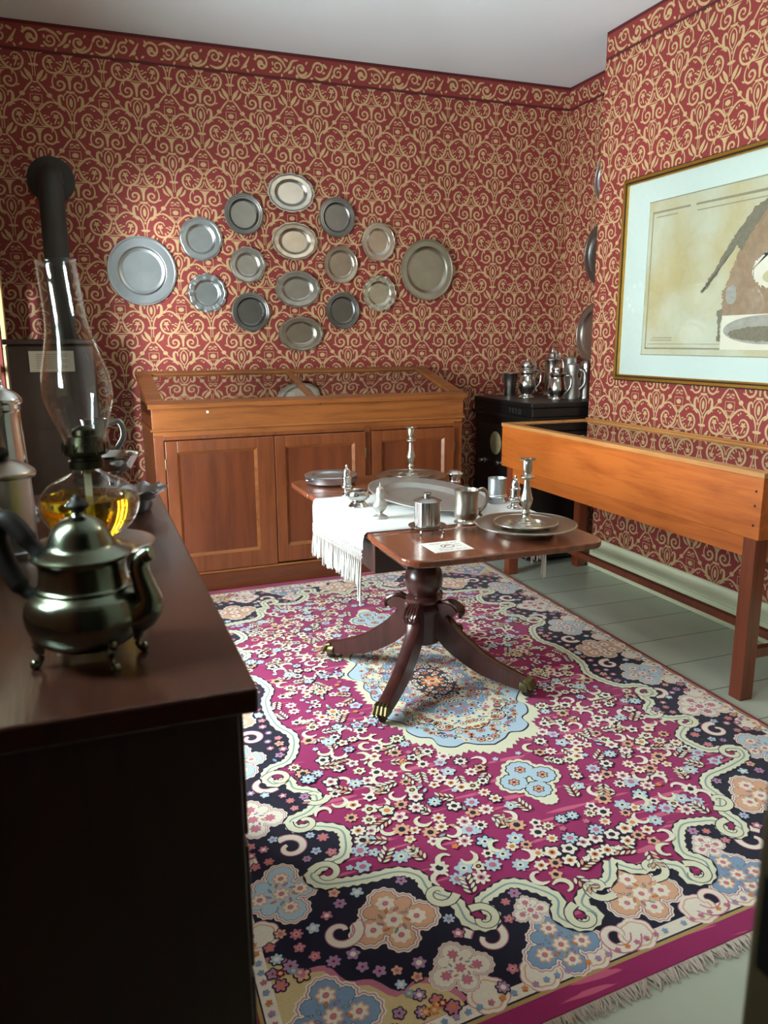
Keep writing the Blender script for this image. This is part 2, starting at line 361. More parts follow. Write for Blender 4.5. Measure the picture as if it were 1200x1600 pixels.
PFZ = .63
frz = [(x*PFZ/640, .108-y*.001) for x, y in FZ.v]; frz_f = FZ.f

ZC = 3.085; ZF = ZC-.150
def paper(mb, o, d, L, z0, n, phase, zx=2.639, holes=()):
    """print the pattern on the wall strip starting at o, running along d for L metres; n is the face normal"""
    o = Vector(o); d = Vector(d); n = Vector(n)*.0006
    flip = d.cross(Vector((0,0,1))).dot(n) < 0
    def put(vs2, fs, s0, zc, zlo, zhi):
        vv = [(min(max(x+s0, 0), L), min(max(z+zc, zlo), zhi)) for x, z in vs2]
        if max(a for a, b in vv) <= 0 or min(a for a, b in vv) >= L: return
        used = []; fl = []
        for f in fs:
            P = [vv[i] for i in f]
            A = sum(P[i][0]*P[(i+1)%len(P)][1]-P[(i+1)%len(P)][0]*P[i][1] for i in range(len(P)))
            if abs(A) < 2e-7: continue
            cx = sum(p[0] for p in P)/len(P); cz = sum(p[1] for p in P)/len(P)
            if any(h[0] < cx < h[1] and h[2] < cz < h[3] for h in holes): continue
            fl.append(f if (A > 0) != flip else f[::-1])
        if fl:
            ids = sorted({i for f in fl for i in f}); mp = {i: k for k, i in enumerate(ids)}
            mb.add([tuple(o+d*vv[i][0]+Vector((0,0,vv[i][1]))+n*(1+.0009*(i%len(vs2)))) for i in ids], [[mp[i] for i in f] for f in fl], 1, False)
    k0 = int(-(phase+1)/(PW/2))-2
    for k in range(k0, k0+int((L+2)/(PW/2))+6):
        s0 = phase+k*PW/2
        if s0 < -.3 or s0 > L+.3: continue
        off = (k % 2)*PV/2
        for j in range(-3, 7):
            put(motif, motif_f, s0, zx+off-j*PV, z0, ZF)
    for k in range(-1, int(L/PFZ)+2):
        put(frz, frz_f, k*PFZ+.2, ZF+.018, ZF+.012, ZC-.006)
    # frieze border lines in a darker red
    for a, b in ((ZF-.004, ZF+.014), (ZC-.018, ZC)):
        q = [o+Vector((0,0,a))+n*.5, o+d*L+Vector((0,0,a))+n*.5, o+d*L+Vector((0,0,b))+n*.5, o+Vector((0,0,b))+n*.5]
        mb.add([tuple(x) for x in q], [(0,1,2,3) if not flip else (3,2,1,0)], 2, False)
PM = ['paper_red', 'paper_gold', 'paper_band', 'plaster']
XL, XR, XREC, YB, YC = -.40, 2.91, 3.28, 5.05, 4.13

# ------------------------------------------------------------------ the setting
mb = MB().box(XL-.12, XREC+.12, YB, YB+.12, 0, ZC); paper(mb, (XL, YB, 0), (1,0,0), XREC-XL, 0, (0,-1,0), 2.001-XL)
struct(mb.build('wall_back', PM))
mb = MB().box(XR, XREC+.12, .20, YC, 0, ZC); paper(mb, (XR, .20, 0), (0,1,0), YC-.20, .16, (-1,0,0), 3.335-.20, 2.639+.05)
paper(mb, (XR, YC, 0), (1,0,0), XREC-XR, 0, (0,1,0), .1)
struct(mb.build('wall_right', PM))
mb = MB().box(XREC, XREC+.12, YC, YB, 0, ZC); paper(mb, (XREC, YC, 0), (0,1,0), YB-YC, 0, (-1,0,0), .40)
struct(mb.build('wall_recess', PM))
W1 = (.93, 1.20, 1.30, 2.20); W2 = (4.25, 4.72, .80, 1.72); W3 = (2.55, 3.42, .52, 2.0)    # window openings y0,y1,z0,z1
mb = MB()
for y0, y1, z0, z1 in ((-1.1, W1[0], 0, ZC), (W1[0], W1[1], 0, W1[2]), (W1[0], W1[1], W1[3], ZC), (W1[1], W3[0], 0, ZC), (W3[0], W3[1], 0, W3[2]), (W3[0], W3[1], W3[3], ZC), (W3[1], W2[0], 0, ZC), (W2[0], W2[1], 0, W2[2]), (W2[0], W2[1], W2[3], ZC), (W2[1], YB, 0, ZC)):
    mb.box(XL-.12, XL, y0, y1, z0, z1)
paper(mb, (XL, .20, 0), (0,1,0), YB-.20, 0, (1,0,0), .07, holes=[(W1[0]-.20, W1[1]-.20, W1[2], W1[3]), (W2[0]-.20, W2[1]-.20, W2[2], W2[3]), (W3[0]-.20, W3[1]-.20, W3[2], W3[3])])
struct(mb.build('wall_left', PM))
mb = MB().box(.47, XR, .08, .20, 0, ZC).box(XL-.12, .47, .08, .20, 2.2, ZC)
struct(mb.build('wall_front', 'wall_paint'))
struct(MB().box(XL-.12, XREC+.12, -1.2, YB+.12, -.06, 0).build('floor', 'floor'))
struct(MB().box(XL-.12, 1.6, -1.22, -1.1, 0, ZC).box(1.48, 1.6, -1.1, .08, 0, ZC).build('wall_hall_light_block', 'wall_paint'))  # unseen hall walls, added to keep outside light out of the doorway
struct(MB().box(XL-.12, XREC+.12, -1.22, YB+.12, ZC, ZC+.08).build('ceiling', 'ceiling'))
# baseboards
def skirting(name, prof, a, b, out):
    a = Vector(a); b = Vector(b); out = Vector(out); n = len(prof)
    vs = [tuple(a+out*r+Vector((0,0,z))) for r, z in prof]+[tuple(b+out*r+Vector((0,0,z))) for r, z in prof]
    fs = [(i, i+1, n+i+1, n+i) for i in range(n-1)]+[tuple(range(n)), tuple(range(2*n-1, n-1, -1))]
    return struct(MB().add(vs, fs, 0, True).build(name, 'trim_green', angle=25))
bp_ = [(0,0),(.028,0),(.028,.012),(.022,.022),(.016,.028),(.016,.085),(.018,.095),(.026,.105),(.028,.115),(.022,.125),(.014,.135),(.013,.165),(.008,.178),(0,.183)]
skirting('baseboard_right', bp_, (XR,.2,0), (XR,YC,0), (-1,0,0))
skirting('baseboard_back', bp_, (XL,YB,0), (XREC,YB,0), (0,-1,0))
skirting('baseboard_left', bp_, (XL,2.3,0), (XL,YB,0), (1,0,0))
# windows
def window(name, y0, y1, z0, z1, rows, cols, mat):
    w = bpy.data.objects.new(name, None); C.objects.link(w); struct(w)
    b = MB()
    for a in ((y0-.07,y0,z0-.07,z1+.07), (y1,y1+.07,z0-.07,z1+.07), (y0,y1,z1,z1+.07)): b.box(XL-.01, XL+.022, *a)
    b.build('window_casing', mat, w, bevel=.004)
    MB().box(XL-.1, XL+.05, y0-.08, y1+.08, z0-.05, z0-.012).build('window_sill', mat, w, bevel=.005)
    b = MB(); xa, xb = XL-.09, XL-.055
    for a in ((y0,y0+.04,z0,z1), (y1-.04,y1,z0,z1), (y0+.04,y1-.04,z0,z0+.05), (y0+.04,y1-.04,z1-.05,z1), (y0+.04,y1-.04,(z0+z1)/2-.02,(z0+z1)/2+.02)): b.box(xa, xb, *a)
    for k in range(1, cols): yy = y0+(y1-y0)*k/cols; b.box(xa+.008, xb-.008, yy-.009, yy+.009, z0+.05, z1-.05)
    for k in range(1, rows):
        zz = z0+(z1-z0)*k/rows
        if abs(zz-(z0+z1)/2) > .05: b.box(xa+.008, xb-.008, y0+.04, y1-.04, zz-.009, zz+.009)
    b.build('window_sash', mat, w)
    MB().add([(XL-.072,y0+.03,z0+.03),(XL-.072,y1-.03,z0+.03),(XL-.072,y1-.03,z1-.03),(XL-.072,y0+.03,z1-.03)], [(0,1,2,3)], 0, False).build('window_pane', 'glass', w)
window('window_1', *W1, 4, 1, 'trim_green'); window('window_2', *W2, 2, 1, 'sill'); window('window_3', *W3, 4, 2, 'trim_green')
# door jamb at the right of the doorway the room is seen through, with its strike plate
jb = struct(MB().box(.405, .47, .20, .345, 0, 2.2).box(.395, .405, .27, .345, 0, 2.2).build('door_1', 'jamb', bevel=.004))
MB().box(.392, .396, .285, .335, .985, 1.055).build('strike_plate', 'iron', jb)

# ceiling lamp (out of the frame, the source of the warm light)
t = thing('ceiling_lamp', 'white glass globe lamp hanging from the ceiling above the near end of the room', 'lamp', (1.95,1.9,ZC))
MB().lathe([(.001,0),(.06,0),(.06,-.02),(.02,-.05),(.001,-.05)]).build('canopy', 'brass', t)
MB().tube([(0,0,-.04),(0,0,-.30)], .008).build('stem', 'brass', t)

# ------------------------------------------------------------------ rug
random.seed(11)
RM = {}
def rmat(k, c, c2=None, var=.14):
    m, nt, p = newmat('rug_'+k)
    tc = N(nt, 'ShaderNodeTexCoord'); no = N(nt, 'ShaderNodeTexNoise'); no.inputs['Scale'].default_value = 260; no.inputs['Detail'].default_value = 2
    mx = N(nt, 'ShaderNodeMix', data_type='RGBA'); mx.inputs['A'].default_value = tuple(x*(1-var) for x in c[:3])+(1,); mx.inputs['B'].default_value = tuple(min(1, x*(1+var)) for x in c[:3])+(1,)
    nt.links.new(tc.outputs['Object'], no.inputs['Vector']); nt.links.new(no.outputs['Fac'], mx.inputs['Factor']); res = mx.outputs['Result']
    if c2:   # abrash: long streaks of paler dye
        mp = N(nt, 'ShaderNodeMapping'); mp.inputs['Scale'].default_value = (1.6, 17, 1); mp.inputs['Rotation'].default_value = (0, 0, .06)
        n2 = N(nt, 'ShaderNodeTexNoise'); n2.inputs['Scale'].default_value = 2.2; n2.inputs['Detail'].default_value = 2
        rp = N(nt, 'ShaderNodeValToRGB'); rp.color_ramp.elements[0].position = .615; rp.color_ramp.elements[1].position = .63
        m2 = N(nt, 'ShaderNodeMix', data_type='RGBA'); m2.inputs['B'].default_value = c2
        nt.links.new(tc.outputs['Object'], mp.inputs['Vector']); nt.links.new(mp.outputs[0], n2.inputs['Vector']); nt.links.new(n2.outputs['Fac'], rp.inputs['Fac'])
        nt.links.new(rp.outputs['Color'], m2.inputs['Factor']); nt.links.new(res, m2.inputs['A']); res = m2.outputs['Result']
    nt.links.new(res, p.inputs['Base Color']); p.inputs['Roughness'].default_value = .9; p.inputs['Specular IOR Level'].default_value = .15
    p.inputs['Sheen Weight'].default_value = .15
    M['rug_'+k] = m
rc = dict(magenta=(146,36,92), pinkfield=(196,92,124), navy=(24,24,44), cream=(216,218,190), ivory=(226,220,204), peach=(212,164,132), rose=(186,112,134), mauve=(164,130,166),
          blue=(124,152,182), sky=(172,198,212), orange=(206,128,70), red=(126,26,40), gold=(170,146,92), sand=(206,186,136), teal=(132,160,158))
RK = list(rc)
for k in RK: rmat(k, lin(*rc[k]), lin(*rc['pinkfield']) if k == 'magenta' else None)
RI = {k: i for i, k in enumerate(RK)}
HX, HY = 1.02, 1.585
# corners of the real rug, which lies slightly out of square: near-left, near-right, far-right, far-left
Q = [(.215, 1.12), (2.235, 1.275), (2.305, 4.375), (.25, 4.315)]
rug = MB(); rz = [0.0095]
def rmap(u, v):
    s, q = (u+HX)/(2*HX), (v+HY)/(2*HY)
    return tuple((Q[0][i]*(1-s)+Q[1][i]*s)*(1-q)+(Q[3][i]*(1-s)+Q[2][i]*s)*q for i in (0, 1))
def rpoly(pts, k):
    rz[0] += 1.1e-6
    P = [rmap(*p) for p in pts]
    A = sum(P[i][0]*P[(i+1)%len(P)][1]-P[(i+1)%len(P)][0]*P[i][1] for i in range(len(P)))
    if A < 0: P = P[::-1]
    rug.add([(x, y, rz[0]) for x, y in P], [tuple(range(len(P)))], RI[k], False)
def rstroke(pts, w, k, n=4):
    p = Pat(); p.stroke(pts, w, n); rz[0] += 1.1e-6
    vs = [rmap(*q) + (rz[0],) for q in p.v]
    fs = []
    for f in p.f:
        A = sum(vs[f[i]][0]*vs[f[(i+1)%4]][1]-vs[f[(i+1)%4]][0]*vs[f[i]][1] for i in range(4)); fs.append(f if A > 0 else f[::-1])
    rug.add(vs, fs, RI[k], False)
keep = []
def sym(fn, u, v, *a):
    if fn.__name__ == 'cartouche': keep.append((u, v, a[0]*1.22))
    if fn.__name__ == 'paisley': keep.append((u, v, a[0]*1.25))
    if fn.__name__ == 'lobe': keep.append((u, v, a[0]*.7))
    z0_ = rz[0]
    for su in (1, -1):
        for sv in (1, -1):
            if (u == 0 and su < 0) or (v == 0 and sv < 0): continue
            rz[0] = z0_+(1-su)*2e-7+(1-sv)*4e-7; fn(u, v, su, sv, *a)
def rad(u, v, r, n, dep, ph, su, sv, N_=None, pw=1.0):
    N_ = N_ or n*4
    return [(su*(u+r*(1-dep+dep*abs(math.cos(n*(t-ph)/2))**pw)*math.cos(t)), sv*(v+r*(1-dep+dep*abs(math.cos(n*(t-ph)/2))**pw)*math.sin(t))) for t in [2*PI*i/N_ for i in range(N_)]]
def flower(u, v, su, sv, r, n, cols, ph=0, outline='navy'):
    if outline: rpoly(rad(u, v, r*1.2, n, .3, ph, su, sv), outline)
    rpoly(rad(u, v, r, n, .45, ph, su, sv), cols[0])
    if len(cols) > 1: rpoly(rad(u, v, r*.42, 6, .1, ph, su, sv, 8), cols[1])
    if len(cols) > 2: rpoly(rad(u, v, r*.2, 6, .1, ph, su, sv, 6), cols[2])
def leaf(u, v, su, sv, L, w, a, k):
    c, s = math.cos(a), math.sin(a)
    for sc, kk in ((1.22, 'navy'), (1, k)):
        pts = [(-.5,0),(-.2,.5),(.15,.5),(.5,0),(.15,-.5),(-.2,-.5)]
        rpoly([(su*(u+x*L*sc*c-y*w*sc*s), sv*(v+x*L*sc*s+y*w*sc*c)) for x, y in pts], kk)
def rect(a, b): return [(-a,-b),(a,-b),(a,b),(-a,b)]
# slab
Pc = [rmap(*p) for p in rect(HX, HY)]
rug.add([(x,y,0.0) for x,y in Pc]+[(x,y,.0095) for x,y in Pc], [(3,2,1,0),(4,5,6,7),(0,1,5,4),(1,2,6,5),(2,3,7,6),(3,0,4,7)], RI['red'], False)
rpoly([(-HX,-HY),(HX,-HY),(HX,-HY+.056),(-HX,-HY+.056)], 'magenta'); rpoly([(-HX,HY-.056),(HX,HY-.056),(HX,HY),(-HX,HY)], 'magenta')
rpoly(rect(HX-.016, HY-.056), 'gold'); rpoly(rect(HX-.024, HY-.066), 'navy'); rpoly(rect(HX-.028, HY-.071), 'ivory')
rpoly(rect(HX-.060, HY-.105), 'navy')
# field outline, right lower quarter (v negative downwards), then mirrored
qf = [(0,-1.235),(.05,-1.295),(.115,-1.300),(.165,-1.335),(.155,-1.385),(.205,-1.400),(.245,-1.350),(.215,-1.295),(.250,-1.235),(.300,-1.195),(.360,-1.205),(.405,-1.225),(.395,-1.275),(.425,-1.300),(.465,-1.265),(.465,-1.190),(.510,-1.130),(.515,-1.070),(.560,-1.030),(.640,-1.020),(.700,-1.010),(.765,-.990),(.785,-.945),(.735,-.920),(.680,-.905),(.655,-.850),(.655,-.790),(.720,-.745),(.775,-.735),(.780,-.690),(.720,-.670),(.680,-.630),(.680,-.570),(.730,-.530),(.735,-.475),(.785,-.480),(.800,-.430),(.775,-.385),(.715,-.365),(.675,-.300),(.655,-.200),(.690,-.110),(.700,0)]
qs = cr(qf, 4)
full = qs + [(u,-v) for u, v in qs[::-1][1:]] + [(-u,-v) for u, v in qs[1:]] + [(-u,v) for u, v in qs[::-1][1:-1]]
rpoly(full, 'magenta')
# scalloped outer guard: lobes of ivory and peach along all four sides
def lobe(u, v, su, sv, r):
    rpoly(rad(u, v, r*1.06, 7, .10, 0, su, sv), 'rose'); rpoly(rad(u, v, r, 7, .08, 0, su, sv), 'ivory'); rpoly(rad(u, v, r*.82, 7, .08, 0, su, sv), 'peach')
    rpoly(rad(u, v, r*.74, 7, .08, 0, su, sv), 'ivory')
def cartouche(u, v, su, sv, s, ground, edge='peach', horiz=True):
    L = ((0,0,.60),(-.62,-.12,.50),(.62,-.12,.50),(0,.64,.46),(-.40,.40,.34),(.40,.40,.34),(0,-.56,.44))
    if not horiz: L = tuple((b, a, c) for a, b, c in L)
    for g, k in ((1.0, 'ivory'), (.94, 'rose'), (.90, 'ivory'), (.84, 'navy'), (.82, ground)):
        for a, b, r in L: rpoly(rad(u+a*s, v+b*s, s*(r-(1-g)*.75), 11, .14, .2, su, sv), k)
    for a, b, r in L[:4]+L[6:]:
        flower(u+a*s*.86, v+b*s*.86, su, sv, .20*s, 7, ('ivory' if ground != 'ivory' else 'rose', 'rose', 'orange'), .3, edge)
    for q in range(9):
        t = q*.698; leaf(u+.33*s*math.cos(t), v+.33*s*math.sin(t), su, sv, .16*s, .06*s, t+.6, ('mauve','teal','orange')[q % 3])
CQ = [(.96,-1.48),(.60,-1.48),(.585,-1.42),(.64,-1.37),(.70,-1.385),(.745,-1.33),(.80,-1.31),(.83,-1.25),(.89,-1.235),(.92,-1.18),(.96,-1.17)]
for su in (1, -1):
    for sv in (1, -1):
        rpoly([(su*u, sv*v) for u, v in cr(CQ[:], 3)], 'rose'); rpoly([(su*min(.96, u+.012), sv*max(-1.48, v-.012)) for u, v in cr(CQ[:], 3)], 'sand')
for u in (.10,.24,.38,.52): sym(lobe, u, -1.475, .050)
for v in (-1.10,-.96,-.82,-.68,-.54,-.40,-.26,-.12,0): sym(lobe, .955, v, .048)
for u, v, s, h in ((.29,-1.425,.100,True),(.855,-1.385,.105,True)): sym(cartouche, u, v, s, 'blue', 'peach', h)
for v in (-.98,-.30): sym(cartouche, .875, v, .105, 'sky', 'peach', False)
for u, v, s, g in ((0,-1.372,.105,'peach'),(.635,-1.185,.110,'peach'),(.545,-1.385,.075,'ivory'),(.885,-.64,.095,'ivory'),(.860,-.02,.095,'peach'),(.30,-1.300,.050,'ivory')):
    sym(cartouche, u, v, s, g, 'ivory')
def paisley(u, v, su, sv, r, a0, k):
    pts = [(su*(u+r*(1-.72*t)*math.cos(a0+t*6.4)), sv*(v+r*(1-.72*t)*math.sin(a0+t*6.4))) for t in [i/13 for i in range(14)]]
    rstroke(pts, [.030*(1-.5*i/13) for i in range(14)], 'rose', 2); rstroke(pts, [.022*(1-.5*i/13) for i in range(14)], k, 2)
for a in ((.44,-1.335,.058,.4,'ivory'),(.15,-1.46,.05,3.4,'ivory'),(.81,-.81,.05,1,'ivory'),(.81,-.47,.045,4,'ivory'),(.77,-1.17,.05,2.8,'ivory'),(.80,-.16,.045,1,'ivory')): sym(paisley, *a)
# cream scrolling edge of the field with its curls
for su in (1, -1):
    for sv in (1, -1):
        pq = [(su*u, sv*v) for u, v in qf]
        rstroke(pq, .046, 'navy', 5)
        pz = cr(pq, 5); rstroke(pz, [.030 if i % 2 else .041 for i in range(len(pz))], 'cream', 1); rstroke(pq, .006, 'teal', 5)
for u, v, a, d in ((.185,-1.375,1.6,-1),(.425,-1.275,1.2,1),(.745,-.955,.6,1),(.745,-.715,.4,-1),(.765,-.455,.4,1),(.09,-1.305,4.2,1),(.68,-.60,3.4,1),(.49,-1.15,3.6,1)):
    for su in (1, -1):
        for sv in (1, -1):
            pts = [(su*(u+.046*(1-.72*t)*math.cos(a+d*t*5.4)), sv*(v+.046*(1-.72*t)*math.sin(a+d*t*5.4))) for t in [i/8 for i in range(9)]]
            rstroke(pts, [.030*(1-.4*i/8) for i in range(9)], 'navy', 2); rstroke(pts, [.023*(1-.4*i/8) for i in range(9)], 'cream', 2)
def inside(P, x, y):
    r = False; j = len(P)-1
    for i in range(len(P)):
        if (P[i][1] > y) != (P[j][1] > y) and x < (P[j][0]-P[i][0])*(y-P[i][1])/(P[j][1]-P[i][1])+P[i][0]: r = not r
        j = i
    return r
fullq = [(abs(u), v) for u, v in qs]
fieldq = [(0,0)] + fullq + [(0.7,0)]
def edist(x, y): return min((x-a)**2+(y-b)**2 for a, b in fullq)**.5
# navy border blossoms
pts = []
tries = 0
while len(pts) < 300 and tries < 40000:
    tries += 1
    u, v = random.uniform(0, HX-.065), random.uniform(-HY+.11, 0)
    if inside(fieldq, u, v) or edist(u, v) < .034 or any((u-a)**2+(v-b)**2 < (c+.004)**2 for a, b, c in keep): continue
    if any((u-a)**2+(v-b)**2 < .039**2 for a, b in pts): continue
    pts.append((u, v))
for u, v in pts:
    c = random.choice((('rose','peach','red'),('mauve','ivory'),('sky','ivory'),('rose','ivory'),('mauve','rose','navy'),('peach','rose'),('rose','orange'),('sky','mauve')))
    sym(flower, u, v, random.uniform(.014, .020), random.choice((5,5,6,7)), c, random.random(), 'navy')
for _ in range(1400):
    u, v = random.uniform(0, HX-.065), random.uniform(-HY+.11, 0)
    if inside(fieldq, u, v) or edist(u, v) < .030 or any((u-a)**2+(v-b)**2 < c**2 for a, b, c in keep) or any((u-a)**2+(v-b)**2 < .032**2 for a, b in pts): continue
    sym(leaf, u, v, .026, .011, random.uniform(0, 3.1), random.choice(('mauve','blue','teal','rose')))
for _ in range(60):
    u, v = random.uniform(.60, .955), random.uniform(-1.475, -1.18)
    if inside(CQ, u, v) and not any((u-a)**2+(v-b)**2 < c**2 for a, b, c in keep): sym(flower, u, v, .013, 6, (random.choice(('red','orange','rose','blue')),'sand'), random.random(), None)
# small flowers on the ivory guard
for i in range(34): sym(flower, .03+i*.029, -HY+.088, .009, 5, (random.choice(('rose','blue','orange','mauve')),), random.random(), None)
for i in range(52): sym(flower, HX-.044, -i*.029-.02, .009, 5, (random.choice(('rose','blue','orange','mauve')),), random.random(), None)
# medallion
mq = [(0,-.60),(.06,-.575),(.10,-.545),(.15,-.555),(.20,-.52),(.205,-.46),(.25,-.43),(.275,-.37),(.26,-.32),(.295,-.27),(.335,-.22),(.325,-.16),(.29,-.12),(.31,-.06),(.30,0)]
ms = cr(mq, 4)
def mfull(sc):
    q = [(u*sc, v*sc) for u, v in ms]
    return q + [(u,-v) for u, v in q[::-1][1:]] + [(-u,-v) for u, v in q[1:]] + [(-u,v) for u, v in q[::-1][1:-1]]
def teeth(P, d):
    out = []
    for i, (u, v) in enumerate(P):
        L = math.hypot(u, v) or 1; k = 1+(d/L if i % 2 else -d*.2/L); out.append((u*k, v*k))
    return out
rpoly(teeth(mfull(1.02), .016), 'cream'); rpoly(mfull(.94), 'navy'); rpoly(mfull(.925), 'sky'); rpoly(mfull(.74), 'navy'); rpoly(mfull(.725), 'cream'); rpoly(mfull(.56), 'blue')
rpoly(teeth(mfull(.34), .02), 'cream'); rpoly(mfull(.29), 'navy')
mp_ = []; tries = 0
while len(mp_) < 120 and tries < 20000:
    tries += 1
    u, v = random.uniform(0, .31), random.uniform(-.57, 0)
    L = math.hypot(u/.30, v/.56)
    if L > .93 or any((u-a)**2+(v-b)**2 < .025**2 for a, b in mp_): continue
    mp_.append((u, v))
for u, v in mp_:
    c = random.choice((('rose','orange'),('ivory','red'),('peach','red'),('sky','navy'),('cream','orange'),('orange','navy')))
    sym(flower, u, v, random.uniform(.011, .016), random.choice((5,6,7)), c, random.random(), 'navy' if random.random() < .4 else None)
for u in (0,): flower(0, 0, 1, 1, .055, 8, ('orange','peach','red'), 0, 'navy')
for _ in range(60):
    u, v = random.uniform(0, .30), random.uniform(-.56, 0)
    if math.hypot(u/.30, v/.56) < .9: sym(leaf, u, v, .03, .008, random.uniform(0, 3.1), random.choice(('navy','teal','ivory','rose','cream')))
# pendants on the long axis
for a, b, r in ((0,-.74,.062),(-.055,-.795,.058),(.055,-.795,.058),(0,-.86,.055),(0,-.915,.032)):
    for sv in (1, -1): rpoly(rad(a, b, r*1.1, 11, .12, 0, 1, sv), 'cream')
for g, k in ((.86,'navy'),(.78,'sky')):
    for a, b, r in ((0,-.74,.062),(-.055,-.795,.058),(.055,-.795,.058),(0,-.86,.055)):
        for sv in (1, -1): rpoly(rad(a, b, r*g, 11, .1, 0, 1, sv), k)
for a, b in ((0,-.74),(-.055,-.795),(.055,-.795),(0,-.86)):
    for sv in (1, -1): flower(a, b, 1, sv, .018, 6, ('peach','red'), 0, 'navy')
# field sprays
fp = []; tries = 0
centres = [(.16,-1.05),(.33,-.90),(.52,-.86),(.14,-.70),(.40,-.66),(.56,-.62),(.36,-.48),(.55,-.36),(.46,-.16),(.60,-.14),(.30,-1.12),(.56,-.96),(.10,-1.18),(.42,-1.10),(.26,-.62)]
while len(fp) < 190 and tries < 60000:
    tries += 1
    c = random.choice(centres); u, v = abs(random.gauss(c[0], .075)), random.gauss(c[1], .075)
    if not inside(fieldq, u, v) or edist(u, v) < .042 or v > -.01: continue
    if math.hypot(u/.36, v/.64) < 1.02 or math.hypot(u/.14, (v+.81)/.15) < 1: continue
    if any((u-a)**2+(v-b)**2 < .038**2 for a, b in fp): continue
    fp.append((u, v))
for u, v in fp:
    t = random.random()
    if t < .68:
        c = random.choice((('ivory','orange','navy'),('cream','navy','orange'),('sky','rose'),('ivory','rose','navy'),('cream','orange'),('peach','navy'),('sky','cream','navy'),('ivory','navy')))
        sym(flower, u, v, random.uniform(.019, .030), random.choice((5,6,8,8)), c, random.random()*2, 'navy' if random.random() < .25 else None)
    elif t < .86:
        a0 = random.uniform(0, 6.28)
        for k in range(4):
            for sgn in (1, -1):
                sym(leaf, u+.016*k*math.cos(a0)-sgn*.011*math.sin(a0), v+.016*k*math.sin(a0)+sgn*.011*math.cos(a0), .026, .0085, a0+sgn*.7, random.choice(('ivory','cream','peach')) if k else 'cream')
    else:
        a0 = random.uniform(0, 6.28)
        for su in (1, -1):
            for sv in (1, -1):
                P = [(su*(u+.03*math.cos(a0+x)*(1-.1*x)), sv*(v+.03*math.sin(a0+x)*(1-.1*x))) for x in (0, .8, 1.6, 2.4, 3.2, 4.0)]
                rstroke(P, [.004,.013,.016,.014,.010,.006], random.choice(('cream','ivory')), 2)
for _ in range(200):
    u, v = random.uniform(0, .75), random.uniform(-1.26, -.02)
    if not inside(fieldq, u, v) or edist(u, v) < .038 or math.hypot(u/.36, v/.64) < 1.02 or math.hypot(u/.14, (v+.81)/.15) < 1: continue
    if any((u-a)**2+(v-b)**2 < .028**2 for a, b in fp): continue
    if random.random() < .55: sym(leaf, u, v, .026, .010, random.uniform(0, 3.1), random.choice(('sky','cream','peach','teal')))
    else: sym(flower, u, v, .012, 5, (random.choice(('sky','ivory','orange','rose')),), random.random(), None)
ro = tag(rug.build('oriental_rug', ['rug_'+k for k in RK]), 'magenta and navy floral oriental rug with a pale blue medallion under the table', 'rug')
ZR = rz[0]
# rug fringe at the near end
random.seed(3); fr_ = MB()
for i in range(620):
    u = -HX+2*HX*(i+.5)/620; x, y = rmap(u, -HY); L = random.uniform(.022, .042); dx = random.gauss(0, .012)
    fr_.tube([(x,y,.006),(x+dx*.4,y-L*.5,.005+random.random()*.003),(x+dx,y-L,.003)], [.0022,.002,.0012], 4)
f = fr_.build('rug_fringe', 'fringe', ro); f['kind'] = 'stuff'

# ------------------------------------------------------------------ glass-topped cabinet against the back wall
cab = thing('display_cabinet', 'long brown wooden cabinet with sloping glass lid and three panelled doors against the wall', 'cabinet', (.315, 4.345, 0), math.radians(1.6))
CWD, CD = 1.855, .60     # width and depth, local x right, y back
b = MB().box(0, .022, .0, CD, .11, 1.055).box(CWD-.022, CWD, 0, CD, .11, 1.055).box(.022, CWD-.022, CD-.02, CD, .11, 1.20).box(.022, CWD-.022, .012, CD-.02, .905, .93)
b.add([(0,0,1.05),(.022,0,1.05),(.022,CD,1.195),(0,CD,1.195),(0,0,1.0),(.022,0,1.0),(.022,CD,1.0),(0,CD,1.0)], [(0,1,2,3),(7,6,5,4),(0,4,5,1),(1,5,6,2),(2,6,7,3),(3,7,4,0)], 0, False)
b.add([(CWD-.022,0,1.05),(CWD,0,1.05),(CWD,CD,1.195),(CWD-.022,CD,1.195),(CWD-.022,0,1.0),(CWD,0,1.0),(CWD,CD,1.0),(CWD-.022,CD,1.0)], [(0,1,2,3),(7,6,5,4),(0,4,5,1),(1,5,6,2),(2,6,7,3),(3,7,4,0)], 0, False)
b.build('carcass', 'cab_wood_v', cab)
b = MB()
for x0, x1 in ((.0,.052),(1.205,1.245),(1.795,CWD)): b.box(x0, x1, -.006, .014, .11, .905)
b.box(.052, 1.205, -.004, .014, .875, .905).box(1.245, 1.795, -.004, .014, .875, .905)
b.build('face_frame', 'cab_wood_v', cab, bevel=.002)
MB().box(-.004, CWD+.004, -.010, .018, .935, 1.055).build('front_rail', 'cab_wood', cab, bevel=.002)
MB().box(0, CWD, -.006, .012, .895, .924).build('lower_rail', 'cab_wood', cab, bevel=.002)
MB().tube([(-.014,-.008,.930),(CWD+.014,-.008,.930)], .008).box(-.012, 0, -.008, CD, .923, .937).box(CWD, CWD+.012, -.008, CD, .923, .937).build('bead_moulding', 'cab_wood', cab)
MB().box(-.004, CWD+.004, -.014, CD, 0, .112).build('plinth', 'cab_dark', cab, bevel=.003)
MB().tube([(-.008,-.014,.116),(CWD+.008,-.014,.116)], .009).build('plinth_moulding', 'cab_wood', cab)
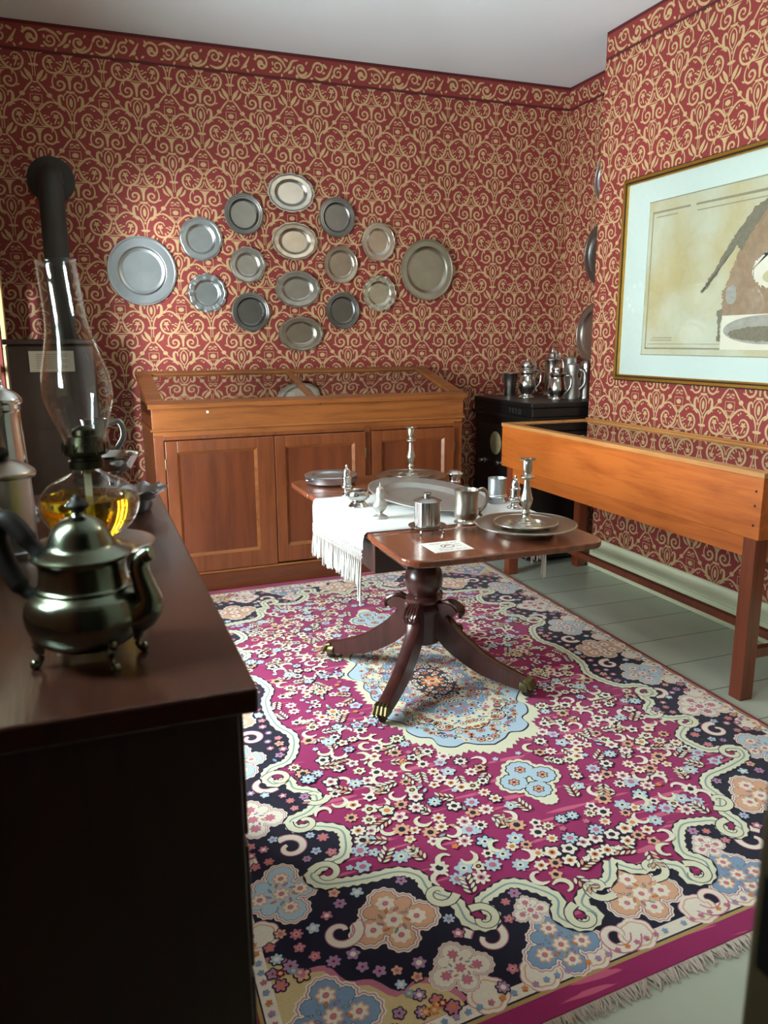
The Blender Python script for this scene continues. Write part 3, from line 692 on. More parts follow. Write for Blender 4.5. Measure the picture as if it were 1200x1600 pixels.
def door(x0, x1, z0, z1, hinge_right, ajar=0, rs=.068):
    w = x1-x0
    h = z1-z0
    d = MB().box(0,.062,-.024,.0,0,h).box(w-rs,w,-.024,0,0,h).box(.062,w-rs,-.024,0,h-.062,h).box(.062,w-rs,-.024,0,0,.095)
    e = d.build('door', 'cab_wood_v', cab, (x0, -.001, z0), (0, 0, ajar), bevel=.003)
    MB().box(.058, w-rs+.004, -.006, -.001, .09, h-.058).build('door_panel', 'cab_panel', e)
    q = MB(); xa, xb, za, zb = .062, w-rs, .095, h-.062; t_ = .014
    vs = [(xa,-.022,za),(xb,-.022,za),(xb,-.022,zb),(xa,-.022,zb),(xa+t_,-.007,za+t_),(xb-t_,-.007,za+t_),(xb-t_,-.007,zb-t_),(xa+t_,-.007,zb-t_)]
    q.add(vs, [(0,1,5,4),(1,2,6,5),(2,3,7,6),(3,0,4,7)], 0, False); q.build('panel_moulding', 'cab_wood', e)
    for zz in (.13, z1-z0-.15):
        hx = w+.002 if hinge_right else -.002
        MB().tube([(hx,-.022,zz),(hx,-.022,zz+.055)], .005, 8).build('hinge', 'brass', e)
    kx = .03 if hinge_right else w-.03
    MB().lathe([(.001,0),(.008,0),(.008,.002),(.001,.002)], 12).build('keyhole', 'brass', e, (kx,-.0205,.33), (PI/2,0,0))
door(.055, .652, .128, .872, False, 0, .10); door(.656, 1.203, .135, .872, True, -.012); door(1.248, 1.793, .132, .872, True)
# sloping lid
sl = math.atan2(.145, CD)
lid = bpy.data.objects.new('lid', None)
lf = MB(); Lc = CD/math.cos(sl)
lf.box(-.022, CWD+.022, -.03, .045, 0, .026).box(-.022, CWD+.022, Lc-.05, Lc+.008, 0, .026).box(-.022, .068, .045, Lc-.05, 0, .026).box(CWD-.068, CWD+.022, .045, Lc-.05, 0, .026).box(.885, .925, .045, Lc-.05, 0, .024)
lo = lf.build('lid_frame', 'cab_wood', cab, (0,0,1.052), (sl,0,0), bevel=.004)
for x0, x1 in ((.064,.889),(.921,CWD-.064)):
    MB().box(x0, x1, .04, Lc-.045, .012, .015).build('lid_glass', 'case_glass', lo)
MB().box(.03, CWD-.03, .02, CD-.03, 1.035, 1.045).build('case_bed', 'lining', cab)
MB().lathe([(.001,0),(.007,0),(.008,.006),(.005,.009),(.001,.010)], 14).build('lock_button', 'card', cab, (.292,-.010,1.022), (PI/2,0,0))
MB().lathe([(.001,0),(.005,0),(.005,.002),(.001,.002)], 10).build('keyhole', 'iron', cab, (.935,-.010,1.043), (PI/2,0,0))
def in_cab(x, y, z):
    a = math.radians(1.6); return (.315+x*math.cos(a)-y*math.sin(a), 4.345+x*math.sin(a)+y*math.cos(a), z)
cw = ['far left of the', 'second from the left in the', 'third from the left in the', 'just left of the middle bar of the', 'just right of the middle bar of the', 'third from the right in the', 'second from the right in the', 'far right of the']
for i, x in enumerate((.20,.34,.52,.70,1.10,1.30,1.48,1.64)):
    t = thing('pewter_dish', 'small round pewter dish under glass, %s display cabinet' % cw[i], 'dish', in_cab(x, .19, 1.045), 0, 'small dishes inside the glass-topped cabinet')
    MB().lathe([(.001,.002),(.03,.002),(.034,.016),(.048,.022),(.049,.025),(.034,.020),(.029,.006),(.001,.006)], 24).build('dish_body', 'pewter_bright', t)
t = tag(MB().add([(-.06,-.03,0),(.07,-.02,0),(.06,.06,.05),(-.03,.05,.045),(-.06,-.03,-.0012),(.07,-.02,-.0012),(.06,.06,.0488),(-.03,.05,.0438)], [(0,1,2,3),(7,6,5,4),(0,4,5,1),(1,5,6,2),(2,6,7,3),(3,7,4,0)],0,False).build('caption_card', 'card', None, in_cab(.80,.24,1.047)), 'white folded caption card beside the middle bar inside the glass cabinet', 'card')

# ------------------------------------------------------------------ wall plates
def plate_mesh(rx, rz_, kind):
    """built face up (+z) then hung facing -y"""
    R = rx; k = rz_/rx
    if kind == 'broad':   prof = [(.001,.004),(.60,.004),(.66,.010),(.70,.055),(.98,.075),(1.0,.085),(.99,.108),(.955,.108),(.94,.096),(.70,.085),(.65,.045),(.58,.024),(.001,.024)]; mod = None
    elif kind == 'plain': prof = [(.001,.004),(.66,.004),(.72,.015),(.76,.085),(.97,.11),(1.0,.125),(.985,.150),(.95,.148),(.935,.134),(.77,.115),(.72,.07),(.66,.032),(.001,.028)]; mod = None
    elif kind == 'ringed': prof = [(.001,.004),(.68,.004),(.72,.02),(.75,.12),(.97,.14),(1.0,.15),(1.0,.17),(.95,.185),(.92,.165),(.86,.17),(.83,.15),(.76,.155),(.72,.10),(.66,.035),(.001,.03)]; mod = None
    else:
        nl = {'wavy': 10, 'oval': 12, 'octa': 8, 'lobed': 12}[kind]; dp = {'wavy': .03, 'oval': .045, 'octa': .05, 'lobed': .065}[kind]
        prof = [(.001,.004),(.56,.004),(.62,.014),(.68,.09),(.92,.115),(1.0,.135),(.99,.165),(.955,.165),(.935,.140),(.905,.150),(.88,.137),(.69,.125),(.62,.07),(.56,.034),(.001,.03)]
        def mod(a, r, z):
            f = max(0, (r/R-.66)/.34)
            if kind == 'lobed': f = max(0, (r/R-.5)/.5)
            return (r*(1-dp*f*(1-abs(math.cos(nl*a/2))**.6)), z+R*(.003 if kind != 'lobed' else .016)*f*math.cos(nl*a))
    return MB().lathe(hold([(r*R, z*R*.72) for r, z in prof]), 96, 0, mod, 1, k)
plates = [
 ('A',.366,1.804,.198,.198,'broad','plate_cool','very large plain blue-grey pewter charger, leftmost of the plates hung on the wall',.22),
 ('a1',.717,1.997,.129,.127,'octa','plate_cool','grey eight-sided pewter plate hung upper right of the large left charger',.1),
 ('a2',.984,2.151,.120,.120,'ringed','plate_dark','dark round pewter plate with ringed rim, upper left of the topmost oval dish',0),
 ('a3',.995,1.855,.112,.108,'octa','plate_grey','pewter plate with a shaped rim between two dark round plates, left of the oval dishes',.2),
 ('a4',.739,1.684,.119,.117,'lobed','plate_cool','ruffled-edge pewter plate hung lower right of the large left charger',0),
 ('a5',1.003,1.574,.119,.118,'ringed','plate_dark','dark round pewter plate with ringed rim, left of the lowest oval dish',.4),
 ('o1',1.282,2.290,.150,.115,'oval','plate_grey','oval pewter dish with shaped rim at the very top of the wall display',.1),
 ('o2',1.297,2.005,.148,.114,'oval','plate_warm','oval pewter dish second from the top of the central column',.2),
 ('o3',1.307,1.716,.148,.113,'oval','plate_grey','oval pewter dish third from the top of the central column',.0),
 ('o4',1.321,1.440,.150,.111,'oval','plate_warm','lowest oval pewter dish, hung just above the cabinet',.1),
 ('b1',1.577,2.160,.119,.121,'ringed','plate_dark','dark round pewter plate with brownish centre, upper right of the oval column',.1),
 ('b2',1.600,1.873,.114,.116,'plain','plate_warm','plain round warm-grey pewter plate right of the second and third oval dishes',0),
 ('b3',1.606,1.588,.114,.117,'ringed','plate_dark','darkest round pewter plate, right of the lowest oval dish',.3),
 ('c1',1.857,2.022,.117,.122,'wavy','plate_bright','bright pewter plate with scalloped rim, upper left of the right charger',0),
 ('c2',1.862,1.698,.119,.116,'lobed','plate_bright','bright pewter plate with ruffled rim, lower left of the right charger',.2),
 ('B',2.203,1.855,.192,.197,'plain','plate_warm','large wide-rimmed pewter charger, rightmost of the plates on the back wall',0)]
def hang(name, label, cat, x, z, rx, rz_, kind, mk, rot, face, grp):
    """face: 'S' on the back wall, 'W' on the recess wall"""
    t = thing(name, label, cat, (0,0,0), 0, grp)
    if face == 'S': t.location = (x, YB-.004, z); t.rotation_euler = (PI/2, rot*0, 0)
    else: t.location = (XREC-.004, x, z); t.rotation_euler = (PI/2, 0, -PI/2)
    pm = plate_mesh(rx, rz_, kind)
    pm.build('plate_body', mk, t, (0,0,.010))
    zt = .19*rx*.72+.006
    for a in (62, 118, 242, 298):
        ca, sa = math.cos(math.radians(a)), math.sin(math.radians(a)); ex, ez = rx*ca, rz_*sa
        MB().tube([(ex*.9,ez*.9,.004),(ex*1.03,ez*1.03,.008),(ex*1.035,ez*1.035,zt*.8),(ex*.99,ez*.99,zt+.006),(ex*.95,ez*.95,zt+.002)], .0016, 6).build('wire_hook', 'chrome', t)
    MB().tube([(0,-rz_*.6,.003),(0,rz_*.6,.003)], .002, 6).build('hanger_spring', 'chrome', t)
    return t
for k, x, z, rx, rz_, kind, mk, lab, rot in plates:
    hang('wall_charger' if k in 'AB' else ('oval_dish' if k[0] == 'o' else 'wall_plate'), lab, 'plate' if k[0] != 'o' else 'dish', x, z, rx, rz_, kind, mk, rot, 'S', 'pewter plates hung on the back wall')
hang('wall_plate', 'pewter plate mostly hidden by the wall corner, topmost in the recess', 'plate', 4.53, 2.41, .15, .15, 'plain', 'pewter_cool', 0, 'W', 'pewter plates hung in the recess')
hang('wall_plate', 'dark pewter plate in the recess, middle of three behind the wall corner', 'plate', 4.55, 1.95, .20, .20, 'plain', 'pewter_dark', 0, 'W', 'pewter plates hung in the recess')
hang('wall_charger', 'large pewter charger in the recess just above the pots on the safe', 'plate', 4.57, 1.43, .23, .21, 'plain', 'pewter', 0, 'W', 'pewter plates hung in the recess')

# ------------------------------------------------------------------ stove with pipe
st = thing('heating_stove', 'tall dark brown stove with a pipe, standing in the far left corner', 'stove', (-.155, 4.66, 0))
b = MB().box(-.215,.215,-.17,.17,.10,1.385); b.build('stove_body', 'stove', st, bevel=.012)
MB().box(-.228,.228,-.185,.185,1.385,1.412).build('top_plate', 'stove', st, bevel=.006)
MB().box(-.17,.17,-.178,-.168,.30,.95).build('stove_door', 'stove', st, bevel=.005)
MB().sphere((.13,-.19,.66), .014).build('door_knob', 'brass', st)
for sx in (-1, 1):
    for sy in (-1, 1): MB().tube(cr([(sx*.16,sy*.12,.12),(sx*.19,sy*.15,.07),(sx*.20,sy*.155,.0)],4), [.03,.026,.024,.022,.02,.018,.018,.02,.024], 10).build('stove_leg', 'stove', st)
pp_ = [(.065,.06,1.41),(.065,.06,2.14)]+[(.065, .06+.14*(1-math.cos(a)), 2.14+.14*math.sin(a)) for a in (.3,.6,.9,1.2,1.5)]+[(.065+.0,.385,2.283)]
MB().tube(pp_, .064, 28, up=(1,0,0)).build('stove_pipe', 'pipe', st)
MB().lathe([(.066,0),(.125,0),(.125,.012),(.10,.02),(.066,.024)], 36, close=True).build('pipe_collar', 'pipe', st, (.065,.386,2.283), (PI/2,0,0))
lb = MB().box(-.108,.108,-.1885,-.1872,0,.106); lb.add([],[],1)
for i in range(8): lb.box(-.075,.075-.03*(i%3 == 2),-.1892,-.1886,.018+.010*i,.0205+.010*i,1)
lb.build('paper_label', ['label','ink'], st, (0,.0,1.246))

# ------------------------------------------------------------------ safe in the recess
sf = thing('iron_safe', 'black iron safe with a faded round gilt medallion in the far right corner', 'safe', (2.53, 4.17, 0))
SX, SY, ST = .70, .80, 1.016
b = MB().box(.03,SX-.0,.02,SY-.0,.02,.90); b.build('safe_body', 'iron', sf, bevel=.01)
MB().box(.0,SX,.0,SY,.90,.925).box(.012,SX-.01,.012,SY-.012,.925,.985).box(0,SX,0,SY-.03,.985,ST).build('safe_top', 'iron', sf, bevel=.006)
MB().box(.0,SX,.0,SY,.02,.10).build('safe_base', 'iron', sf, bevel=.01)
dr = MB().box(.008,.03,.09,SY-.09,.16,.85); dr = dr.build('safe_door', 'iron', sf, bevel=.006)
MB().lathe([(.001,0),(.075,0),(.077,.003),(.070,.005),(.001,.005)], 32).build('medallion', 'safe_gold', dr, (.008,.455,.722), (0,-PI/2,0))
for yy, zz in ((.60,.590),(.375,.597)):
    MB().lathe([(.001,0),(.018,0),(.018,.004),(.008,.008),(.008,.022),(.016,.03),(.014,.042),(.001,.046)], 18).build('door_knob', 'chrome', dr, (.008,yy,zz), (0,-PI/2,0))
for zz in (.24,.74): MB().tube([(.012,.095,zz),(.012,.095,zz+.07)], .012, 10).build('hinge', 'iron', dr)
tx = bpy.data.curves.new('lettering', 'FONT'); tx.body = 'TYTO'; tx.size = .045; tx.extrude = .0006; tx.space_character = 1.5
tmp = bpy.data.objects.new('lettering_curve', tx); C.objects.link(tmp); bpy.context.view_layer.update()
to = bpy.data.objects.new('lettering', bpy.data.meshes.new_from_object(tmp.evaluated_get(bpy.context.evaluated_depsgraph_get()))); C.objects.link(to)
bpy.data.objects.remove(tmp); to.data.materials.clear(); to.data.materials.append(M['safe_letter']); to.parent = sf
to.location = (.0115, .30, .938); to.rotation_euler = (PI/2, 0, -PI/2)
for sx in (.08, SX-.08):
    for sy in (.08, SY-.08): MB().lathe([(.001,0),(.03,0),(.03,.022),(.001,.022)], 16).build('caster', 'iron', sf, (sx,sy,0))

# pewter vessels
def vessel(name, label, cat, loc, prof, mk='pewter', rz=0, group=None, seg=40, handle=None, hmat=None, lid=None, lidmat=None, thumb=False, hr=.006):
    t = thing(name, label, cat, loc, rz, group)
    MB().lathe(prof, seg).build('vessel_body', mk, t)
    if lid:
        MB().lathe(lid, seg).build('vessel_lid', lidmat or mk, t)
    if handle:
        MB().tube(cr(handle, 5), hr, 10, flat=1.25, up=(0,1,0)).build('handle', hmat or mk, t)
    if thumb:
        x, z = handle[0][0], handle[0][2]
        MB().tube(cr([(x*.9,0,z-.004),(x*1.15,0,z+.016),(x*1.0,0,z+.032),(x*1.25,0,z+.036)],4), .005, 8, flat=1.6, up=(0,1,0)).build('thumb_piece', mk, t)
    return t
def hollow(outer, wall=.003, bottom=.006):
    """outer: list of (r,z) from the base up to the rim; adds an inner surface"""
    inner = [(max(.001, r-wall), max(z, bottom)) for r, z in outer if z > bottom][::-1]
    return [(.001, outer[0][1])]+list(outer)+inner+[(.001, bottom)]
SG = 'pewter pots on the black safe'
t = vessel('beaker', 'tapered open pewter beaker with a small lip, leftmost on the safe', 'beaker', (2.765,4.86,ST), hollow([(.036,0),(.037,.004),(.046,.09),(.054,.15),(.056,.152)]), 'pewter', group=SG, handle=[(.048,0,.125),(.075,0,.12),(.073,0,.07),(.042,0,.045)])
MB().add([(-.054,-.014,.151),(-.076,0,.153),(-.054,.014,.151),(-.047,0,.10)], [(0,1,3),(1,2,3),(0,2,1),(0,3,2)], 0, True).build('spout_lip', 'pewter', t)
b1 = smooth_prof([(.052,0),(.052,.008),(.036,.022),(.040,.04),(.056,.075),(.055,.11),(.044,.15),(.050,.165),(.050,.172)])
vessel('tankard', 'lidded baluster pewter tankard second from the left on the safe', 'tankard', (2.745,4.60,ST), [(.001,0)]+b1+[(.001,.172)], 'pewter_bright', rz=-.3, group=SG,
       lid=smooth_prof([(.056,.173),(.056,.180),(.040,.195),(.044,.205),(.044,.225),(.030,.240),(.012,.246),(.009,.256),(.001,.258)]), handle=[(.050,0,.185),(.088,0,.17),(.092,0,.11),(.060,0,.06),(.072,0,.045)], thumb=True)
b2 = smooth_prof([(.056,0),(.056,.010),(.042,.020),(.052,.04),(.060,.065),(.054,.11),(.047,.14),(.052,.155),(.053,.160)])
vessel('tankard', 'bulbous lidded pewter tankard in front of the tall flagon on the safe', 'tankard', (2.85,4.40,ST), [(.001,0)]+b2+[(.001,.160)], 'pewter_bright', rz=-.5, group=SG,
       lid=smooth_prof([(.058,.161),(.058,.166),(.038,.176),(.040,.195),(.030,.207),(.001,.210)]), handle=[(.052,0,.150),(.085,0,.145),(.088,0,.09),(.060,0,.045)])
b3 = smooth_prof([(.058,0),(.058,.012),(.048,.03),(.050,.10),(.046,.20),(.050,.235),(.052,.24)])
vessel('flagon', 'tallest lidded pewter flagon with a knobbed finial behind the safe-top tankards', 'flagon', (3.00,4.70,ST), [(.001,0)]+b3+[(.001,.24)], 'pewter', rz=-1.3, group=SG,
       lid=smooth_prof([(.056,.241),(.056,.249),(.036,.265),(.030,.285),(.012,.297),(.014,.307),(.008,.316),(.010,.322),(.001,.330)]), handle=[(.050,0,.25),(.092,0,.235),(.096,0,.14),(.054,0,.06)], thumb=True)
vessel('measure', 'cylindrical lidded pewter measure with narrow neck, right of the bulbous tankard', 'measure', (2.975,4.42,ST), [(.001,0),(.046,0),(.047,.006),(.045,.01),(.044,.13),(.036,.142),(.036,.17),(.001,.17)], 'pewter_matte', rz=-.6, group=SG,
       lid=smooth_prof([(.042,.170),(.043,.174),(.043,.212),(.038,.222),(.010,.228),(.001,.229)]), handle=[(.042,0,.19),(.078,0,.17),(.080,0,.10),(.046,0,.06)])
vessel('measure', 'grey lidded measure at the back of the safe beside the tall flagon', 'measure', (3.165,4.74,ST), [(.001,0),(.05,0),(.05,.15),(.038,.17),(.038,.20),(.001,.20)], 'pewter_matte', rz=.9, group=SG,
       lid=smooth_prof([(.047,.20),(.048,.205),(.048,.245),(.040,.258),(.001,.262)]), handle=[(.046,0,.22),(.085,0,.20),(.086,0,.12),(.05,0,.07)], thumb=True)
vessel('measure', 'pewter measure on the safe nearest the papered wall corner', 'measure', (3.085,4.42,ST), [(.001,0),(.046,0),(.047,.006),(.045,.01),(.044,.13),(.036,.150),(.036,.19),(.001,.19)], 'pewter', rz=-.2, group=SG,
       lid=smooth_prof([(.042,.190),(.043,.194),(.042,.225),(.034,.24),(.010,.25),(.001,.252)]))

# ------------------------------------------------------------------ glass-topped case on legs along the right wall
cs = thing('museum_case', 'long orange wooden table case with a flat glass top along the right wall', 'display case', (2.29, 2.15, 0))
CX, CY = .59, 1.95
MB().box(0,.022,0,CY,.662,.897).build('front_board', 'case_wood', cs, bevel=.003)
MB().box(.022,CX-.022,0,.022,.662,.897).build('end_board', 'case_wood', cs, bevel=.002)
MB().box(.022,CX-.022,CY-.022,CY,.662,.897).build('end_board', 'case_wood', cs, bevel=.002)
MB().box(CX-.022,CX,0,CY,.662,.897).build('back_board', 'case_wood', cs)
MB().box(.022,CX-.022,.022,CY-.022,.70,.712).build('case_bed', 'lining', cs)
MB().box(.026,.044,.092,CY-.092,.580,.662).box(CX-.044,CX-.026,.092,CY-.092,.580,.662).box(.084,CX-.084,.034,.052,.580,.662).box(.084,CX-.084,CY-.052,CY-.034,.580,.662).build('apron', 'case_wood', cs, bevel=.002)
MB().box(-.004,.052,-.004,CY+.004,.897,.918).box(CX-.03,CX+.004,-.004,CY+.004,.897,.918).box(.052,CX-.03,-.004,.045,.897,.918).box(.052,CX-.03,CY-.045,CY+.004,.897,.918).build('top_frame', 'case_rail', cs, bevel=.003)
MB().box(.050,CX-.028,.043,CY-.043,.908,.911).build('top_glass', 'case_glass', cs)
MB().tube([(CX-.004,0,.920),(CX-.004,CY,.920)], .006, 8).build('rope_bead', 'case_rail', cs)
for x in (.022, CX-.022-.062):
    for y in (.03, CY-.03-.062): MB().box(x,x+.062,y,y+.062,0,.662).build('leg', 'case_leg', cs, bevel=.003)
for y in (.045, CY-.077): MB().box(.084,CX-.084,y,y+.032,.165,.205).build('stretcher', 'case_leg', cs, bevel=.002)
MB().box(.285,.317,.077,CY-.077,.168,.202).build('stretcher', 'case_leg', cs, bevel=.002)
for y, z in ((.055,.845),(.055,.79),(.055,.715)): MB().lathe([(.001,0),(.005,0),(.005,.001),(.001,.001)],10).build('nail_head', 'iron', cs, (0,.03,z), (0,-PI/2,0))
for i, (x, y, a, lab) in enumerate(((.20,1.50,.4,'pewter spoon at the far end of the bed inside the orange case'),(.33,1.10,1.0,'pewter spoon lying in the middle of the orange glass-topped case'),(.25,.62,.2,'pewter spoon near the middle front of the orange glass-topped case'),(.34,.30,.7,'pewter spoon nearest the near end of the orange glass-topped case'))):
    t = thing('pewter_spoon', lab, 'spoon', (2.29+x,2.15+y,.712), a, 'spoons inside the right case')
    MB().sphere((0,0,.010), .024, 16, 8, 0, (1.3,.9,.4)).build('spoon_bowl', 'pewter_bright', t)
    MB().tube([(.03,0,.010),(.10,0,.014),(.16,0,.010)], [.003,.0025,.005], 8, flat=1.5).build('spoon_stem', 'pewter_bright', t)

# ------------------------------------------------------------------ framed map on the right wall
fr = thing('framed_print', 'large gilt-framed old map with wide pale mat on the right wall', 'picture', (XR-.001, 2.17, 1.165))
FW, FH = 1.70, 1.09     # local: y along wall (0 near end .. FW far end), z up, x towards room is negative
def fbox(b, y0, y1, z0, z1, x0, x1, mi=0): b.box(-x1, -x0, y0, y1, z0, z1, mi)
b = MB()
for (w0, w1, d, mi) in ((0,.006,.022,1),(.006,.020,.030,0),(.020,.026,.026,1),(.026,.034,.022,0)):
    fbox(b,w0,FW-w0,w0,w1,0,d,mi); fbox(b,w0,FW-w0,FH-w1,FH-w0,0,d,mi); fbox(b,w0,w1,w1,FH-w1,0,d,mi); fbox(b,FW-w1,FW-w0,w1,FH-w1,0,d,mi)
b.build('frame', ['gilt','gilt_dark'], fr, bevel=.0015)
b = MB(); m_ = .185; fbox(b,.03,FW-.03,.03,m_-.035,.004,.0085); fbox(b,.03,FW-.03,FH-m_+.035,FH-.03,.004,.0085); fbox(b,.03,m_,m_-.035,FH-m_+.035,.004,.0085); fbox(b,FW-m_-.03,FW-.03,m_-.035,FH-m_+.035,.004,.0085)
for a in ((m_-.004,FW-m_-.026,m_-.039,m_-.035),(m_-.004,FW-m_-.026,FH-m_+.035,FH-m_+.039)): fbox(b,*a,.0086,.0088,1)
b.build('mat', ['mat_board','print_line'], fr)
pm_ = MB(); fbox(pm_, .1, FW-.1, .1, FH-.1, .002, .0035, 0)
def pp2(pts, mi, d):   # polygon in (y world, z world)
    P = [(y-2.17, z-1.165) for y, z in pts]; A = sum(P[i][0]*P[(i+1)%len(P)][1]-P[(i+1)%len(P)][0]*P[i][1] for i in range(len(P)))
    if A > 0: P = P[::-1]
    pm_.add([(-.0036-d*.0001, y, z) for y, z in P], [tuple(range(len(P)))], mi, False)
def rough(pts, a, n=9):
    a *= .5
    random.seed(len(pts)); out = []
    for i in range(len(pts)):
        p, q = pts[i], pts[(i+1)%len(pts)]
        for k in range(n): out.append((p[0]+(q[0]-p[0])*k/n+random.gauss(0,a), p[1]+(q[1]-p[1])*k/n+random.gauss(0,a)))
    return out
#pp2(rough([(3.58,2.00),(3.36,1.99),(3.27,1.86),(3.30,1.66),(3.43,1.52),(3.58,1.60),(3.60,1.80)], .012), 1, 1)
#pp2(rough([(3.55,1.42),(3.35,1.40),(3.12,1.38),(3.12,1.36),(3.55,1.355)], .006), 1, 2)
for a in ([(3.625,2.055),(3.35,2.055),(3.35,2.045),(3.625,2.045)],[(3.31,2.055),(2.4,2.05),(2.4,2.035),(3.31,2.045)],[(3.632,2.055),(3.624,2.055),(3.624,1.345),(3.632,1.345)],[(3.63,1.352),(3.07,1.352),(3.07,1.344),(3.63,1.344)],[(3.61,1.372),(3.08,1.372),(3.08,1.369),(3.61,1.369)],
          [(3.60,2.028),(3.44,2.028),(3.44,2.023),(3.60,2.023)],[(3.30,2.022),(2.5,2.018),(2.5,2.013),(3.30,2.017)],[(3.58,1.405),(3.42,1.405),(3.42,1.401),(3.58,1.401)],[(3.59,1.392),(3.42,1.392),(3.42,1.388),(3.59,1.388)]): pp2(a, 2, 3)
land = [(2.78,2.02),(2.90,1.99),(2.97,1.86),(3.00,1.80),(3.04,1.72),(3.06,1.66),(3.09,1.60),(3.08,1.545),(3.11,1.50),(3.07,1.48),(2.70,1.48),(2.50,1.60),(2.45,2.0)]
pp2(rough(land, .008), 4, 4)
pp2(rough([(2.83,2.02),(2.93,1.98),(3.03,1.88),(3.10,1.79),(3.16,1.71),(3.235,1.625),(3.22,1.615),(3.14,1.69),(3.07,1.775),(3.02,1.82),(2.99,1.80),(2.93,1.88),(2.86,1.96)], .006), 3, 5)
pp2(rough([(3.115,1.53),(3.075,1.535),(3.085,1.45),(3.075,1.38),(3.10,1.385),(3.10,1.45)], .005), 3, 6)
def ell(cy, cz, a, c, n=32): return [(cy+a*math.cos(2*PI*i/n), cz+c*math.sin(2*PI*i/n)) for i in range(n)]
pp2([(3.075,1.505),(2.40,1.51),(2.40,1.345),(3.075,1.345)], 5, 7)
pp2(ell(2.80,1.437,.262,.066), 6, 8); pp2(rough(ell(2.80,1.418,.235,.035,14),.004), 3, 9)
pp2(rough(ell(2.80,1.70,.11,.08,18),.008), 5, 10); pp2(rough(ell(3.03,1.60,.035,.045,12),.004), 6, 11); pp2(ell(2.80,1.67,.05,.028), 0, 12)
pm_.build('print', ['print','print_stain','print_line','print_ink','print_land','print_pale','print_view'], fr)
MB().box(-.0125,-.0105,.03,FW-.03,.03,FH-.03).build('picture_glass', 'glass', fr)

# ------------------------------------------------------------------ pedestal table
TX0, TX1, TY0, TY1, TZ = .885, 1.625, 2.135, 3.70, .73
PX, PY = 1.235, 2.83
tb = thing('pedestal_table', 'mahogany drop-leaf pedestal table with brass paw feet in the middle of the rug', 'table', (PX, PY, 0))
def rr(x0, x1, y0, y1, rs, n=8):
    """outline with radii (x0y0, x1y0, x1y1, x0y1)"""
    o = []
    for (cx, cy, sx, sy, r, a0) in ((x0,y0,1,1,rs[0],PI),(x1,y0,-1,1,rs[1],1.5*PI),(x1,y1,-1,-1,rs[2],0),(x0,y1,1,-1,rs[3],.5*PI)):
        if r <= 0: o.append((cx, cy)); continue
        for i in range(n+1):
            a = a0+.5*PI*i/n; o.append((cx+sx*r+r*math.cos(a), cy+sy*r+r*math.sin(a)))
    return [(x-PX, y-PY) for x, y in o]
def slab(name, outline, z0, z1, mk, parent):
    n = len(outline); cx = sum(p[0] for p in outline)/n; cy = sum(p[1] for p in outline)/n
    return MB().prism(outline, z0, z1).build(name, mk, parent, bevel=.007, seg=3)
slab('table_top', rr(TX0+.006,TX1-.006,2.502,3.330,(0,0,0,0)), TZ-.024, TZ, 'table_wood', tb)
slab('leaf', rr(TX0,TX1,TY0,2.4995,(.085,.085,0,0)), TZ-.024, TZ, 'table_wood', tb)
slab('leaf', rr(TX0,TX1,3.3325,TY1,(0,0,.085,.085)), TZ-.024, TZ, 'table_wood', tb)
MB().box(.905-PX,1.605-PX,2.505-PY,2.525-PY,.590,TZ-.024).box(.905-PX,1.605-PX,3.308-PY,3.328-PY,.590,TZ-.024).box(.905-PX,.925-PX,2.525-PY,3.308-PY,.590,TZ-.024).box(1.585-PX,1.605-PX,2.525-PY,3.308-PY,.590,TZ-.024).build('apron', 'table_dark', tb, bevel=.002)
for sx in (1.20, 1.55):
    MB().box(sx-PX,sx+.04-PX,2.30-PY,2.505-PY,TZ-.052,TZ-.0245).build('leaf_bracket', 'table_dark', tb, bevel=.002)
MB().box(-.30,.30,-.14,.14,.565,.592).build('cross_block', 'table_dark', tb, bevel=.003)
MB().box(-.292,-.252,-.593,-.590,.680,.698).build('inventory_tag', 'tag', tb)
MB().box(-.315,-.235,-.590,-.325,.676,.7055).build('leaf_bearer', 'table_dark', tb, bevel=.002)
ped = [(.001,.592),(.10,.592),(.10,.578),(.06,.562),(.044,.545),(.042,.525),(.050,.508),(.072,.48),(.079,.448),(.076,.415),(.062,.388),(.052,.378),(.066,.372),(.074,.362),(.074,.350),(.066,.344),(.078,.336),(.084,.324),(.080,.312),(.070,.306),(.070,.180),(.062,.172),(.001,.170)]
MB().lathe(ped[::-1], 48).build('pedestal', 'table_dark', tb)
